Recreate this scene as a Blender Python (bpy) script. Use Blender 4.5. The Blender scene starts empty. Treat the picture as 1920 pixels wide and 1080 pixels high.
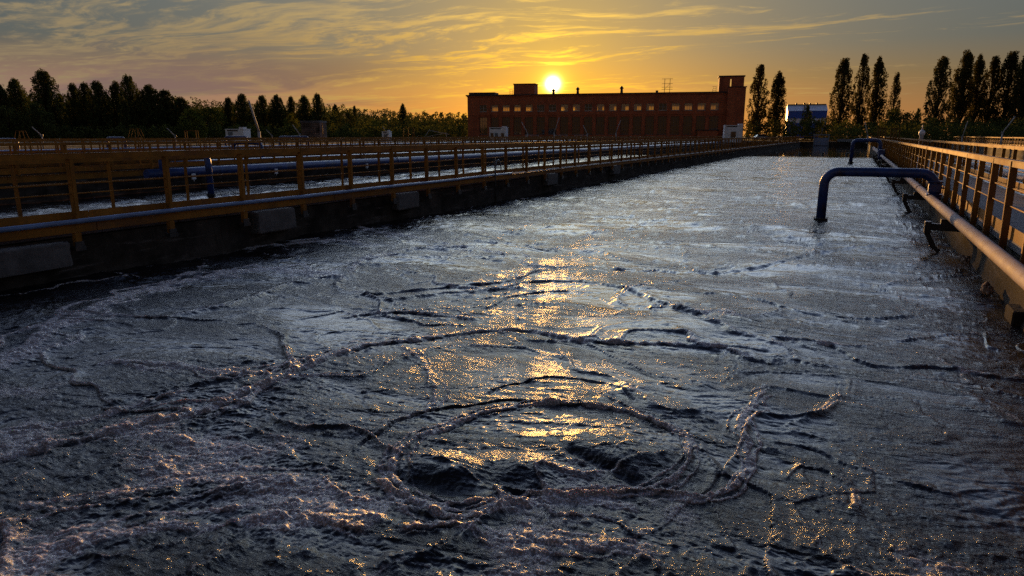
import bpy, math, random, os
import numpy as np
from mathutils import Vector, Matrix
random.seed(7)
R = math.radians
SC = bpy.context.scene
COL = SC.collection

# ------------------------------------------------------------------ camera
H = 2.4
PITCH, YAW = math.atan(287 / 1280.), math.atan(648 / math.hypot(1280, 287))
cam_d = bpy.data.cameras.new('camera'); cam_d.lens = 24.0; cam_d.sensor_width = 36.0
cam_d.clip_start = 0.05; cam_d.clip_end = 4000
cam = bpy.data.objects.new('camera', cam_d); COL.objects.link(cam)
cam.location = (0, 0, H); cam.rotation_euler = (R(90) - PITCH, 0, YAW)
SC.camera = cam
FWD = (-math.sin(YAW), math.cos(YAW)); RGT = (math.cos(YAW), math.sin(YAW))
def polar(px, depth):
    """ground point at a horizontal bearing (given as a photo column near the horizon) and a depth in metres"""
    s = (px - 960) / math.hypot(1280, 287)
    return (FWD[0]*depth + RGT[0]*depth*s, FWD[1]*depth + RGT[1]*depth*s)
def zat(py, depth):
    return H + (253 - py) / 1280. * depth * 0.955
SUN_EL, SUN_AZ = R(4.0), R(-23.0)     # azimuth from +Y towards +X
SUNV = Vector((math.sin(SUN_AZ)*math.cos(SUN_EL), math.cos(SUN_AZ)*math.cos(SUN_EL), math.sin(SUN_EL)))

# ------------------------------------------------------------------ node helper
class NT:
    def __init__(s, tree): s.t = tree; s.n = tree.nodes; s.l = tree.links
    def new(s, typ, **kw):
        n = s.n.new(typ)
        for k, v in kw.items(): setattr(n, k, v)
        return n
    def put(s, inp, v):
        if isinstance(v, bpy.types.NodeSocket): s.l.new(v, inp)
        else: inp.default_value = v
    def m(s, op, a, b=0.0, c=0.0, clamp=False):
        n = s.new('ShaderNodeMath', operation=op, use_clamp=clamp)
        s.put(n.inputs[0], a); s.put(n.inputs[1], b); s.put(n.inputs[2], c); return n.outputs[0]
    def vm(s, op, a, b=(0, 0, 0), sc=None):
        n = s.new('ShaderNodeVectorMath', operation=op); s.put(n.inputs[0], a); s.put(n.inputs[1], b)
        if sc is not None: s.put(n.inputs['Scale'], sc)
        return n.outputs['Value'] if op in ('DOT_PRODUCT', 'LENGTH') else n.outputs[0]
    def mix(s, f, a, b, typ='MIX'):
        n = s.new('ShaderNodeMix', data_type='RGBA', blend_type=typ)
        s.put(n.inputs[0], f)
        for i, v in ((6, a), (7, b)):
            if not isinstance(v, bpy.types.NodeSocket): v = tuple(v) + ((1,) if len(v) == 3 else ())
            s.put(n.inputs[i], v)
        return n.outputs[2]
    def ramp(s, f, stops, interp='LINEAR'):
        n = s.new('ShaderNodeValToRGB'); cr = n.color_ramp; cr.interpolation = interp
        while len(cr.elements) < len(stops): cr.elements.new(0.5)
        for e, (p, c) in zip(cr.elements, stops):
            e.position = p
            e.color = (c, c, c, 1) if isinstance(c, (int, float)) else tuple(c) + (1,)
        s.put(n.inputs[0], f); return n.outputs[0]
    def noise(s, vec, scale, detail=4, rough=0.55, dist=0.0, out=0):
        n = s.new('ShaderNodeTexNoise'); s.put(n.inputs['Vector'], vec); s.put(n.inputs['Scale'], scale)
        s.put(n.inputs['Detail'], detail); s.put(n.inputs['Roughness'], rough); s.put(n.inputs['Distortion'], dist)
        return n.outputs[out]
    def mapping(s, vec, loc=(0, 0, 0), rot=(0, 0, 0), scale=(1, 1, 1)):
        n = s.new('ShaderNodeMapping'); s.put(n.inputs[0], vec)
        n.inputs[1].default_value = loc; n.inputs[2].default_value = rot; n.inputs[3].default_value = scale
        return n.outputs[0]
    def sstep(s, v, a, b):
        n = s.new('ShaderNodeMapRange', interpolation_type='SMOOTHSTEP')
        s.put(n.inputs[0], v); n.inputs[1].default_value = a; n.inputs[2].default_value = b
        return n.outputs[0]

# ------------------------------------------------------------------ world: dusk sky with wisps of cloud
W = bpy.data.worlds.new('World'); SC.world = W; W.use_nodes = True
w = NT(W.node_tree); w.n.clear()
sky = w.new('ShaderNodeTexSky', sky_type='NISHITA', sun_disc=False)
sky.sun_elevation = SUN_EL; sky.sun_rotation = SUN_AZ; sky.dust_density = 2.0; sky.air_density = 1.2
tc = w.new('ShaderNodeTexCoord').outputs['Generated']
d = w.vm('NORMALIZE', tc)
sep = w.new('ShaderNodeSeparateXYZ'); w.put(sep.inputs[0], d)
z = w.m('MAXIMUM', sep.outputs[2], 0.0)
ang = w.m('ARCCOSINE', w.vm('DOT_PRODUCT', d, tuple(SUNV)), clamp=False)
# clear air
air = w.ramp(z, [(0.0, (.56, .225, .07)), (.035, (.37, .19, .09)), (.075, (.20, .155, .105)), (.115, (.11, .145, .17)),
                 (.18, (.12, .165, .21)), (.23, (.42, .50, .66)), (.30, (.52, .64, .90)), (.42, (.22, .31, .54)), (.60, (.08, .125, .28)), (1.0, (.04, .06, .15))])
side = w.m('EXPONENT', w.m('MULTIPLY', ang, -2.6))
low_f = w.m('ADD', w.m('MULTIPLY_ADD', side, 1.0, 0.42), w.m('MULTIPLY', w.sstep(ang, 1.5, 2.5), .45))
hi_f = w.m('MULTIPLY_ADD', w.m('EXPONENT', w.m('MULTIPLY', ang, -2.85)), 12.6, .15)
hz = w.sstep(z, .175, .27)
air = w.vm('SCALE', air, sc=w.m('ADD', w.m('MULTIPLY', low_f, w.m('SUBTRACT', 1.0, hz)), w.m('MULTIPLY', hi_f, hz)))
mau = w.m('MULTIPLY', w.m('MULTIPLY', w.sstep(ang, .16, .5), w.sstep(sep.outputs[0], -.3, -.55)), w.sstep(z, .12, .05))
air = w.mix(w.m('MULTIPLY', mau, .8), air, (.265, .165, .155))
nish = w.vm('SCALE', sky.outputs[0], sc=0.012)
air = w.vm('ADD', air, nish)
def glow(col, k, amp):
    e = w.m('MULTIPLY', w.m('EXPONENT', w.m('MULTIPLY', ang, -k)), amp)
    return w.vm('SCALE', col, sc=e)
# cloud plane coordinates
zz = w.m('ADD', z, 0.055)
px_ = w.m('DIVIDE', sep.outputs[0], zz); py_ = w.m('DIVIDE', sep.outputs[1], zz)
cb = w.new('ShaderNodeCombineXYZ'); w.put(cb.inputs[0], px_); w.put(cb.inputs[1], py_)
pl = cb.outputs[0]
wob = w.noise(w.mapping(pl, scale=(.5, .5, 1)), 1.0, 3, .5, out=1)
plw = w.vm('ADD', pl, w.vm('SCALE', w.vm('SUBTRACT', wob, (.5, .5, .5)), sc=1.6))
big = w.noise(w.mapping(plw, loc=(3.1, 1.7, 0), rot=(0, 0, R(28)), scale=(.22, .55, 1)), 1.0, 3, .5)
wisp = w.noise(w.mapping(plw, loc=(0, 7, 0), rot=(0, 0, R(20)), scale=(.8, 2.3, 1)), 1.0, 9, .64, .25)
fine = w.noise(w.mapping(plw, loc=(5, 2, 0), rot=(0, 0, R(34)), scale=(3.6, 7.5, 1)), 1.0, 7, .66, .2)
field = w.m('ADD', w.m('MULTIPLY', big, .55), w.m('ADD', w.m('MULTIPLY', wisp, .80), w.m('MULTIPLY', fine, .44)))
# less cloud to the right of the sun (+X)
bias = w.m('MULTIPLY', w.m('ADD', sep.outputs[0], 0.35), -0.16)
field = w.m('ADD', field, bias)
m1 = w.sstep(field, .895, 1.06)
lit_f = w.m('EXPONENT', w.m('MULTIPLY', ang, -4.0))
c_lit = w.mix(lit_f, (.235, .195, .135), (1.0, .58, .09))
c_lit = w.mix(w.m('MULTIPLY', w.sstep(z, .09, .18), .7), c_lit, w.vm('SCALE', (.62, .52, .33), sc=w.m('MULTIPLY_ADD', lit_f, 1.0, .42)))
c_lit = w.vm('SCALE', c_lit, sc=w.m('MULTIPLY_ADD', w.sstep(z, .62, .15), .75, .25))
skyc = w.mix(w.m('MULTIPLY', m1, w.m('MULTIPLY_ADD', w.sstep(fine, .35, .68), .62, .30)), air, c_lit)
# dark mauve bars low down
bar = w.noise(w.mapping(plw, loc=(9, 4, 0), rot=(0, 0, R(24)), scale=(.12, .55, 1)), 1.0, 5, .55)
mb = w.m('MULTIPLY', w.sstep(bar, .47, .62), w.m('MULTIPLY', w.sstep(z, .16, .05), w.m('MULTIPLY', w.sstep(ang, .10, .40), w.sstep(sep.outputs[0], -.15, -.5))))
skyc = w.mix(w.m('MULTIPLY', mb, .62), skyc, (.15, .105, .125))
glows = w.vm('ADD', glow((1.0, .42, .015), 6.0, .28), w.vm('ADD', glow((1.0, .62, .0), 16.0, .85), glow((1.0, .80, .10), 105.0, 7.0)))
skyc = w.vm('MULTIPLY', skyc, w.mix(w.m('EXPONENT', w.m('MULTIPLY', ang, -3.6)), (1, 1, 1), (1.0, .86, .25)))
gm = w.m('MULTIPLY_ADD', m1, 1.05, .30)
skyc = w.vm('ADD', skyc, w.vm('SCALE', glows, sc=gm))
# the sun itself, seen through thin cloud
core = w.m('MULTIPLY', w.m('EXPONENT', w.m('MULTIPLY', w.m('POWER', w.m('DIVIDE', ang, .0072), 2.0), -1.0)), 14.0)
skyc = w.vm('ADD', skyc, w.vm('SCALE', (1.0, .9, .45), sc=core))
bg = w.new('ShaderNodeBackground'); w.put(bg.inputs[0], skyc); bg.inputs[1].default_value = .76
wo = w.new('ShaderNodeOutputWorld'); w.l.new(bg.outputs[0], wo.inputs[0])

sun_d = bpy.data.lights.new('sun', 'SUN'); sun_d.energy = 5.0; sun_d.angle = R(0.6); sun_d.color = (1.0, .50, .13)
sun = bpy.data.objects.new('sun', sun_d); COL.objects.link(sun)
sun.rotation_euler = (-SUNV).to_track_quat('-Z', 'Y').to_euler()

SC.view_settings.view_transform = 'Standard'; SC.view_settings.look = 'None'
SC.view_settings.exposure = 0.42; SC.view_settings.gamma = 1.0
SC.render.engine = 'CYCLES'
SC.cycles.use_denoising = False      # the glitter on the water is real detail; denoising smears it
SC.cycles.max_bounces = 6; SC.cycles.transparent_max_bounces = 12
SC.cycles.sample_clamp_indirect = 4.0; SC.cycles.sample_clamp_direct = 16.0

# ------------------------------------------------------------------ materials
def mat(name, col, rough=.6, metal=0.0, var=.25, vscale=3.0, bump=0.0, bscale=30.0, col2=None, spec=.5, grime=None, stretch=(1, 1, 1), rnd=0.0, coat=0.0):
    m = bpy.data.materials.new(name); m.use_nodes = True; t = NT(m.node_tree)
    b = t.n['Principled BSDF']; co = t.new('ShaderNodeTexCoord').outputs['Object']
    geo = t.new('ShaderNodeNewGeometry').outputs['Position']
    v = t.mapping(geo, scale=stretch)
    n1 = t.noise(v, vscale, 6, .62)
    c2 = col2 or tuple(c * (1 - var * 1.6) for c in col)
    c1 = tuple(min(1, c * (1 + var * .5)) for c in col)
    c = t.mix(t.sstep(n1, .32, .68), c2, c1)
    if grime:
        n2 = t.noise(v, vscale * .37, 8, .7, .6)
        c = t.mix(t.m('MULTIPLY', t.sstep(n2, .5, .66), grime[1]), c, grime[0])
    if rnd:
        oi = t.new('ShaderNodeObjectInfo').outputs['Random']
        c = t.vm('SCALE', c, sc=t.m('MULTIPLY_ADD', oi, rnd, 1 - rnd * .5))
    t.put(b.inputs['Base Color'], c)
    t.put(b.inputs['Roughness'], t.m('MULTIPLY_ADD', n1, .3, rough - .15, clamp=True))
    b.inputs['Metallic'].default_value = metal
    b.inputs['Specular IOR Level'].default_value = spec
    if coat: b.inputs['Coat Weight'].default_value = coat
    if bump:
        bn = t.new('ShaderNodeBump'); bn.inputs['Strength'].default_value = 1.0; bn.inputs['Distance'].default_value = bump
        t.put(bn.inputs['Height'], t.noise(v, bscale, 5, .6)); t.put(b.inputs['Normal'], bn.outputs[0])
    return m
M = {}
M['ochre'] = mat('ochre_paint', (.30, .125, .020), .72, spec=.12, var=.22, vscale=2.2, bump=.002, bscale=60, grime=((.16, .065, .025), .75), stretch=(1, 1, .6))
M['beam'] = mat('ochre_beam_paint', (.27, .11, .018), .7, spec=.12, var=.25, vscale=1.3, bump=.002, bscale=40, grime=((.13, .06, .03), .8))
M['blue'] = mat('blue_paint', (.018, .05, .20), .42, var=.3, vscale=3, bump=.0015, bscale=40, grime=((.07, .04, .035), .65))
M['mauve'] = mat('faded_pipe_paint', (.30, .235, .235), .78, spec=.2, metal=.0, var=.12, vscale=2.2, bump=.0012, bscale=45, grime=((.17, .10, .07), .55))
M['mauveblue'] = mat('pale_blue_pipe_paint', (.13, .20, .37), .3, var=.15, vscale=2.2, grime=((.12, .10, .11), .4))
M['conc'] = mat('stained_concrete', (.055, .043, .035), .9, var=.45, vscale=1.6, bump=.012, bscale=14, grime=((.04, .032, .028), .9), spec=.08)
M['block'] = mat('pale_concrete_block', (.12, .105, .10), .9, var=.25, vscale=4, bump=.01, bscale=20, grime=((.10, .08, .07), .6), spec=.3)
M['deck'] = mat('walkway_concrete', (.13, .12, .135), .85, var=.3, vscale=1.1, bump=.004, bscale=25, grime=((.06, .055, .06), .6), spec=.3)
M['dark'] = mat('dark_steel', (.035, .028, .026), .55, var=.4, vscale=6, bump=.003, bscale=50, grime=((.10, .045, .02), .6))
M['brick'] = None
M['ochre_shade'] = mat('shaded_ochre_paint', (.16, .075, .02), .85, var=.3, vscale=3, spec=.05)  # ochre paint darkened for the stiles, the trees' shade put into the colour
M['roof'] = mat('dark_roofing', (.06, .045, .04), .85, var=.3, vscale=.8)
M['trim'] = mat('painted_window_frame', (.42, .37, .33), .6, var=.2, vscale=2)
M['dframe'] = mat('weathered_window_frame', (.13, .09, .075), .6, var=.3, vscale=2)
M['white'] = mat('white_panel', (.80, .80, .84), .55, var=.08, vscale=1.5, grime=((.40, .36, .33), .4))
M['wsteel'] = mat('galvanised_pole', (.42, .40, .39), .75, metal=.0, var=.15, vscale=3)
M['earth'] = mat('dry_grass_ground', (.085, .075, .035), .95, var=.5, vscale=.25, bump=.05, bscale=3, spec=.1)
M['bark'] = mat('bark', (.055, .04, .028), .95, var=.4, vscale=3, spec=.1)
M['grey'] = mat('grey_painted_steel', (.16, .19, .23), .5, var=.2, vscale=1.5, grime=((.10, .08, .07), .6))
M['towerblk'] = mat('weathered_timber_cladding', (.17, .12, .105), .85, var=.5, vscale=.8, spec=.2)
M['cblue'] = mat('blue_cladding', (.02, .09, .50), .45, var=.1, vscale=.4)
M['cwhite'] = mat('white_cladding', (.75, .76, .82), .5, var=.12, vscale=.3)
M['tyre'] = mat('rubber', (.02, .02, .02), .8)
M['carw'] = mat('car_paint', (.45, .50, .60), .3, var=.05, coat=.5)
M['glassd'] = mat('dark_glass', (.02, .025, .03), .12, var=.1)
M['foamlump'] = mat('dried_foam', (.30, .20, .14), .9, var=.4, vscale=12, bump=.01, bscale=50)
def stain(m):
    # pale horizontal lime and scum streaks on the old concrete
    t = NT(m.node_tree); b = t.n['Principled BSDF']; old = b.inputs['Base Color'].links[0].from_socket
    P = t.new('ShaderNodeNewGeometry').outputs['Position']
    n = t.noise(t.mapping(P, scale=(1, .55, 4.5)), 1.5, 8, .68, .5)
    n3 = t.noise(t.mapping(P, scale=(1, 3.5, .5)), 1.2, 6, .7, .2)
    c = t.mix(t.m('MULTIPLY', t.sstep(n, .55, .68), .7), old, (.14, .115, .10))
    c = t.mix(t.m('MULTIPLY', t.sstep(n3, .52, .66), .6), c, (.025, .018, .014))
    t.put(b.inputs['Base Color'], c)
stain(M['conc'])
def brickmat():
    m = bpy.data.materials.new('red_brick'); m.use_nodes = True; t = NT(m.node_tree); b = t.n['Principled BSDF']
    co = t.new('ShaderNodeTexCoord').outputs['Object']
    sp = t.new('ShaderNodeSeparateXYZ'); t.put(sp.inputs[0], co)
    c = t.new('ShaderNodeCombineXYZ'); t.put(c.inputs[0], t.m('ADD', sp.outputs[0], sp.outputs[1])); t.put(c.inputs[1], sp.outputs[2])
    br = t.new('ShaderNodeTexBrick'); t.put(br.inputs['Vector'], c.outputs[0])
    br.inputs['Color1'].default_value = (.52, .125, .042, 1); br.inputs['Color2'].default_value = (.37, .085, .035, 1)
    br.inputs['Mortar'].default_value = (.25, .17, .12, 1); br.inputs['Scale'].default_value = 1.0
    br.inputs['Brick Width'].default_value = .5; br.inputs['Row Height'].default_value = .15; br.inputs['Mortar Size'].default_value = .012
    n = t.noise(co, .35, 6, .65, .3)
    cc = t.mix(t.m('MULTIPLY', t.sstep(n, .42, .68), .55), br.outputs[0], (.20, .05, .025))
    n2 = t.noise(t.mapping(co, scale=(1.2, 1.2, .15)), .7, 5, .6)
    cc = t.mix(t.m('MULTIPLY', t.sstep(n2, .52, .7), .5), cc, (.15, .06, .04))
    t.put(b.inputs['Base Color'], cc); b.inputs['Roughness'].default_value = .9; b.inputs['Specular IOR Level'].default_value = .2
    return m
M['brick'] = brickmat()
def panemat(name, tint, clear, gl=.10):
    m = bpy.data.materials.new(name); m.use_nodes = True; t = NT(m.node_tree); t.n.remove(t.n['Principled BSDF'])
    g = t.new('ShaderNodeBsdfGlossy'); g.inputs[0].default_value = (.8, .85, .9, 1); g.inputs[1].default_value = .06
    tr = t.new('ShaderNodeBsdfTransparent'); tr.inputs[0].default_value = tint + (1,)
    df = t.new('ShaderNodeBsdfDiffuse'); df.inputs[0].default_value = (.028, .026, .026, 1)
    co = t.new('ShaderNodeTexCoord').outputs['Object']
    n = t.noise(co, .6, 4, .6)
    a = t.new('ShaderNodeMixShader'); t.put(a.inputs[0], t.m('MULTIPLY_ADD', n, .3, 1 - clear - .15, clamp=True)); t.l.new(tr.outputs[0], a.inputs[1]); t.l.new(df.outputs[0], a.inputs[2])
    x = t.new('ShaderNodeMixShader'); x.inputs[0].default_value = gl; t.l.new(a.outputs[0], x.inputs[1]); t.l.new(g.outputs[0], x.inputs[2])
    o = t.n['Material Output']; t.l.new(x.outputs[0], o.inputs[0]); return m
M['pane'] = panemat('window_glass', (.62, .56, .46), .75)
M['paned'] = panemat('dusty_window_glass', (.25, .2, .18), .15, .03)
def leafmat(name, c1, c2, tr=.25):
    m = bpy.data.materials.new(name); m.use_nodes = True; t = NT(m.node_tree); t.n.remove(t.n['Principled BSDF'])
    geo = t.new('ShaderNodeNewGeometry').outputs
    ps = geo['Position']; rnd = geo['Random Per Island']; oi = t.new('ShaderNodeObjectInfo').outputs['Random']
    n = t.noise(ps, .35, 3, .6)
    c = t.mix(t.m('ADD', t.m('MULTIPLY', rnd, .5), t.m('MULTIPLY', t.sstep(n, .3, .7), .5)), c1, c2)
    c = t.vm('SCALE', c, sc=t.m('MULTIPLY_ADD', oi, .5, .75))
    df = t.new('ShaderNodeBsdfDiffuse'); t.put(df.inputs[0], c)
    tl = t.new('ShaderNodeBsdfTranslucent'); t.put(tl.inputs[0], t.vm('MULTIPLY', c, (1.5, 1.3, .6)))
    x = t.new('ShaderNodeMixShader'); x.inputs[0].default_value = tr; t.l.new(df.outputs[0], x.inputs[1]); t.l.new(tl.outputs[0], x.inputs[2])
    t.l.new(x.outputs[0], t.n['Material Output'].inputs[0]); return m
M['leaf'] = leafmat('poplar_foliage', (.030, .032, .012), (.085, .075, .028))
M['leafd'] = leafmat('dark_foliage', (.034, .042, .018), (.085, .10, .035), .2)
M['leafy'] = leafmat('yellow_green_foliage', (.06, .075, .018), (.13, .14, .035), .2)

# ------------------------------------------------------------------ mesh helper
class MB:
    def __init__(s): s.v = []; s.f = []; s.sm = []
    def add(s, vs, fs, smooth=False):
        k = len(s.v); s.v += [tuple(v) for v in vs]; s.f += [tuple(i + k for i in f) for f in fs]; s.sm += [smooth] * len(fs)
    def box(s, x0, x1, y0, y1, z0, z1, M4=None, ch=0.0):
        if ch and min(x1-x0, y1-y0, z1-z0) > 2.2*ch:
            return s._cbox(x0, x1, y0, y1, z0, z1, ch, M4)
        vs = [(x, y, z_) for z_ in (z0, z1) for y in (y0, y1) for x in (x0, x1)]
        if M4 is not None: vs = [tuple(M4 @ Vector(v)) for v in vs]
        s.add(vs, [(0, 2, 3, 1), (4, 5, 7, 6), (0, 1, 5, 4), (2, 6, 7, 3), (0, 4, 6, 2), (1, 3, 7, 5)])
        return s
    def _cbox(s, x0, x1, y0, y1, z0, z1, c, M4):
        # box with chamfered vertical edges and top/bottom rims
        prof = [(x0+c, y0), (x1-c, y0), (x1, y0+c), (x1, y1-c), (x1-c, y1), (x0+c, y1), (x0, y1-c), (x0, y0+c)]
        cx, cy = (x0+x1)/2, (y0+y1)/2
        def ins(p): return (p[0] + (c if p[0] < cx else -c)*.7, p[1] + (c if p[1] < cy else -c)*.7)
        rings = [([ins(p) for p in prof], z0), (prof, z0+c), (prof, z1-c), ([ins(p) for p in prof], z1)]
        vs = [(p[0], p[1], zz) for pr, zz in rings for p in pr]
        if M4 is not None: vs = [tuple(M4 @ Vector(v)) for v in vs]
        fs = [tuple(range(7, -1, -1)), tuple(range(24, 32))]
        for r in range(3):
            for i in range(8): fs.append((r*8+i, r*8+(i+1) % 8, r*8+8+(i+1) % 8, r*8+8+i))
        s.add(vs, fs); return s
    def tube(s, pts, rad, n=10, cap=True):
        pts = [Vector(p) for p in pts]; rs = rad if isinstance(rad, (list, tuple)) else [rad]*len(pts)
        vs = []; prev = None
        for i, p in enumerate(pts):
            t = (pts[min(i+1, len(pts)-1)] - pts[max(i-1, 0)]).normalized()
            if prev is None:
                a = Vector((0, 0, 1)) if abs(t.z) < .9 else Vector((1, 0, 0)); u = t.cross(a).normalized()
            else: u = (prev - t*prev.dot(t)).normalized()
            prev = u; w_ = t.cross(u)
            for k in range(n):
                a = 2*math.pi*k/n; vs.append(p + (u*math.cos(a) + w_*math.sin(a))*rs[i])
        fs = []
        for i in range(len(pts)-1):
            for k in range(n): fs.append((i*n+k, i*n+(k+1) % n, (i+1)*n+(k+1) % n, (i+1)*n+k))
        s.add(vs, fs, True)
        if cap:
            k0 = len(s.v) - len(vs)
            s.f += [tuple(k0+i for i in range(n-1, -1, -1)), tuple(k0+(len(pts)-1)*n+i for i in range(n))]; s.sm += [False, False]
        return s
    def bar(s, a, b, r, n=6): return s.tube([a, b], r, n)
    def beam(s, a, b, wd, ht):
        a = Vector(a); b = Vector(b); t = (b-a); L = t.length; q = t.to_track_quat('Y', 'Z').to_matrix().to_4x4(); q.translation = a
        return s.box(-wd/2, wd/2, 0, L, -ht/2, ht/2, q)
    def build(s, name, m, parent=None, rel=None):
        me = bpy.data.meshes.new(name)
        vs = s.v
        if rel is not None: vs = [(v[0]-rel[0], v[1]-rel[1], v[2]-rel[2]) for v in s.v]
        me.from_pydata(vs, [], s.f); me.polygons.foreach_set('use_smooth', s.sm); me.materials.append(m); me.update()
        o = bpy.data.objects.new(name, me); COL.objects.link(o)
        if parent is not None: o.parent = parent
        return o
def tag(o, label=None, cat=None, group=None, kind=None):
    for k, v in (('label', label), ('category', cat), ('group', group), ('kind', kind)):
        if v: o[k] = v
    return o
def empty(name, loc, label=None, cat=None, group=None, rz=0):
    o = bpy.data.objects.new(name, None); COL.objects.link(o); o.location = loc; o.rotation_euler = (0, 0, rz); o.empty_display_size = .2
    return tag(o, label, cat, group)
def dupo(o, parent=None, loc=None):
    c = o.copy(); COL.objects.link(c)
    if parent is not None: c.parent = parent
    if loc is not None: c.location = loc
    return c
def copy_tree(o, parent=None):
    c = dupo(o, parent)
    for ch in [q for q in CH.get(o.name, [])]: CH.setdefault(c.name, []).append(copy_tree(ch, c))
    return c
CH = {}
def reg(o):
    """remember a finished thing's tree so that it can be copied"""
    def walk(p):
        CH[p.name] = [q for q in bpy.data.objects if q.parent == p]
        for q in CH[p.name]: walk(q)
    walk(o); return o

# ------------------------------------------------------------------ setting: ground, walkways, water
Y0B, Y1B = -3.0, 174.0
GZ = 0.92
def ground():
    mb = MB(); X0, X1 = -74.6, 48.0
    xs = [-3000, -400, X0, X1, 400, 3000]; ys = [-600, Y0B, Y1B, 400, 3200]
    for i in range(5):
        for j in range(4):
            if i == 2 and j == 1: continue
            k = len(mb.v)
            mb.add([(xs[i], ys[j], GZ), (xs[i+1], ys[j], GZ), (xs[i+1], ys[j+1], GZ), (xs[i], ys[j+1], GZ)], [(0, 1, 2, 3)])
    tag(mb.build('ground', M['earth']), kind='structure')
ground()
WALKS = [(-11.6, -13.5), (-26.8, -28.8), (-42.2, -44.2), (-57.6, -59.6), (2.15, 4.1), (17.6, 19.6), (33.0, 35.0)]
for (a, b) in WALKS:
    lo, hi = min(a, b), max(a, b)
    mb = MB()
    y = Y0B
    while y < Y1B:                     # cast slabs with open joints
        mb.box(lo+.06, hi-.06, y, min(y+5.98, Y1B), .74, .86, ch=.012); y += 6.0
    tag(mb.build('walkway', M['deck']), kind='structure')
WALL_LAB = {-11.6: 'long stained concrete basin wall under the railing left of the main basin',
            -26.8: 'concrete basin wall carrying the second walkway to the left, ochre beam on top',
            -42.2: 'concrete basin wall under the third walkway to the left',
            -57.6: 'concrete basin wall under the fourth and farthest walkway to the left',
            2.15: 'concrete basin wall behind the mauve pipe on the right side of the main basin',
            17.6: 'concrete basin wall under the second walkway to the right',
            33.0: 'concrete basin wall under the farthest walkway to the right'}
for (a, b) in WALKS:
    lo, hi = min(a, b), max(a, b); mb = MB()
    n = 177; vs = []; fs = []
    # slightly uneven wall faces
    for side in (hi, lo):
        sg = 1 if side == hi else -1
        k0 = len(vs)
        for i in range(n+1):
            yy = Y0B + (Y1B-Y0B)*i/n
            for j in range(5):
                zz_ = -.5 + 1.23*j/4
                vs.append((side + sg*(.02*math.sin(yy*1.7+j*2) + .015*math.sin(yy*.63+j)) + sg*(.05 if j < 2 else 0), yy, zz_))
        for i in range(n):
            for j in range(4):
                q = (k0+i*5+j, k0+(i+1)*5+j, k0+(i+1)*5+j+1, k0+i*5+j+1)
                fs.append(q if sg > 0 else q[::-1])
    mb.add(vs, fs)
    mb.box(lo+.1, hi-.1, Y0B, Y1B, -.5, .72)
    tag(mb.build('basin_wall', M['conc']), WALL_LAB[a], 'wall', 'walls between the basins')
mb = MB(); mb.box(-74.6, 48, Y1B, Y1B+2.0, -.5, .916); mb.box(-74.6, 48, Y0B-1.2, Y0B, -.5, .9)
tag(mb.build('end_wall', M['conc']), 'concrete end wall closing the far end of the basins', 'wall')
mb = MB(); mb.box(-11.5, 2.1, -2.9, .35, -.4, .85)
tag(mb.build('walkway', M['deck']), kind='structure')

# ------------------------------------------------------------------ water of the main basin: a modelled, boiling surface
def _hash(ix, iy, s):
    h = (ix.astype(np.int64)*374761393 + iy.astype(np.int64)*668265263 + s*1442695041) & 0xffffffff
    h = ((h ^ (h >> 13)) * 1274126177) & 0xffffffff
    h = ((h ^ (h >> 16)) * 2246822519) & 0xffffffff
    return ((h ^ (h >> 15)) & 0xffffff).astype(np.float32) / 16777216.0
def gnoise(x, y, s=0):
    ix = np.floor(x); iy = np.floor(y); fx = (x-ix).astype(np.float32); fy = (y-iy).astype(np.float32)
    ux = fx*fx*fx*(fx*(fx*6-15)+10); uy = fy*fy*fy*(fy*(fy*6-15)+10)
    def g(dx, dy):
        a = _hash(ix+dx, iy+dy, s)*6.2831853
        return np.cos(a)*(fx-dx) + np.sin(a)*(fy-dy)
    n0 = g(0, 0)*(1-ux) + g(1, 0)*ux; n1 = g(0, 1)*(1-ux) + g(1, 1)*ux
    return (n0*(1-uy) + n1*uy)*1.5
def fbm(x, y, o, s=0, gain=.5):
    r = 0; a = 1.0
    for i in range(o): r = r + a*gnoise(x, y, s+i*17); x = x*2.03+5.1; y = y*2.03-3.3; a *= gain
    return r
def worley(x, y, s=0):
    ix = np.floor(x); iy = np.floor(y)
    f1 = np.full(x.shape, 9., np.float32); f2 = f1.copy(); idv = np.zeros(x.shape, np.float32)
    for dx in (-1, 0, 1):
        for dy in (-1, 0, 1):
            cx = ix+dx; cy = iy+dy
            px = cx + .1 + .8*_hash(cx, cy, s); py = cy + .1 + .8*_hash(cx, cy, s+91)
            dd = np.sqrt((px-x)**2 + (py-y)**2).astype(np.float32)
            nf = dd < f1
            f2 = np.where(nf, f1, np.minimum(f2, dd)); idv = np.where(nf, _hash(cx, cy, s+7), idv); f1 = np.where(nf, dd, f1)
    return f1, f2, idv
def seg_dist(x, y, pts):
    """distance to a polyline and the signed side, arc parameter 0..1"""
    best = np.full(x.shape, 99., np.float32); par = np.zeros(x.shape, np.float32); side = np.zeros(x.shape, np.float32)
    n = len(pts)-1
    for i in range(n):
        (ax, ay), (bx, by) = pts[i], pts[i+1]; ex, ey = bx-ax, by-ay; L2 = ex*ex+ey*ey
        t = np.clip(((x-ax)*ex + (y-ay)*ey)/L2, 0, 1); qx = x-ax-ex*t; qy = y-ay-ey*t
        dd = np.sqrt(qx*qx+qy*qy); m_ = dd < best
        best = np.where(m_, dd, best); par = np.where(m_, (i+t)/n, par); side = np.where(m_, np.sign(ex*qy-ey*qx), side)
    return best, par, side
CAMR = cam.rotation_euler.to_matrix()
def onwater(px, py):
    v = CAMR @ Vector(((px-960)/1280., (540-py)/1280., -1)); k = -H/v.z
    return (v.x*k, v.y*k)
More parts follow.
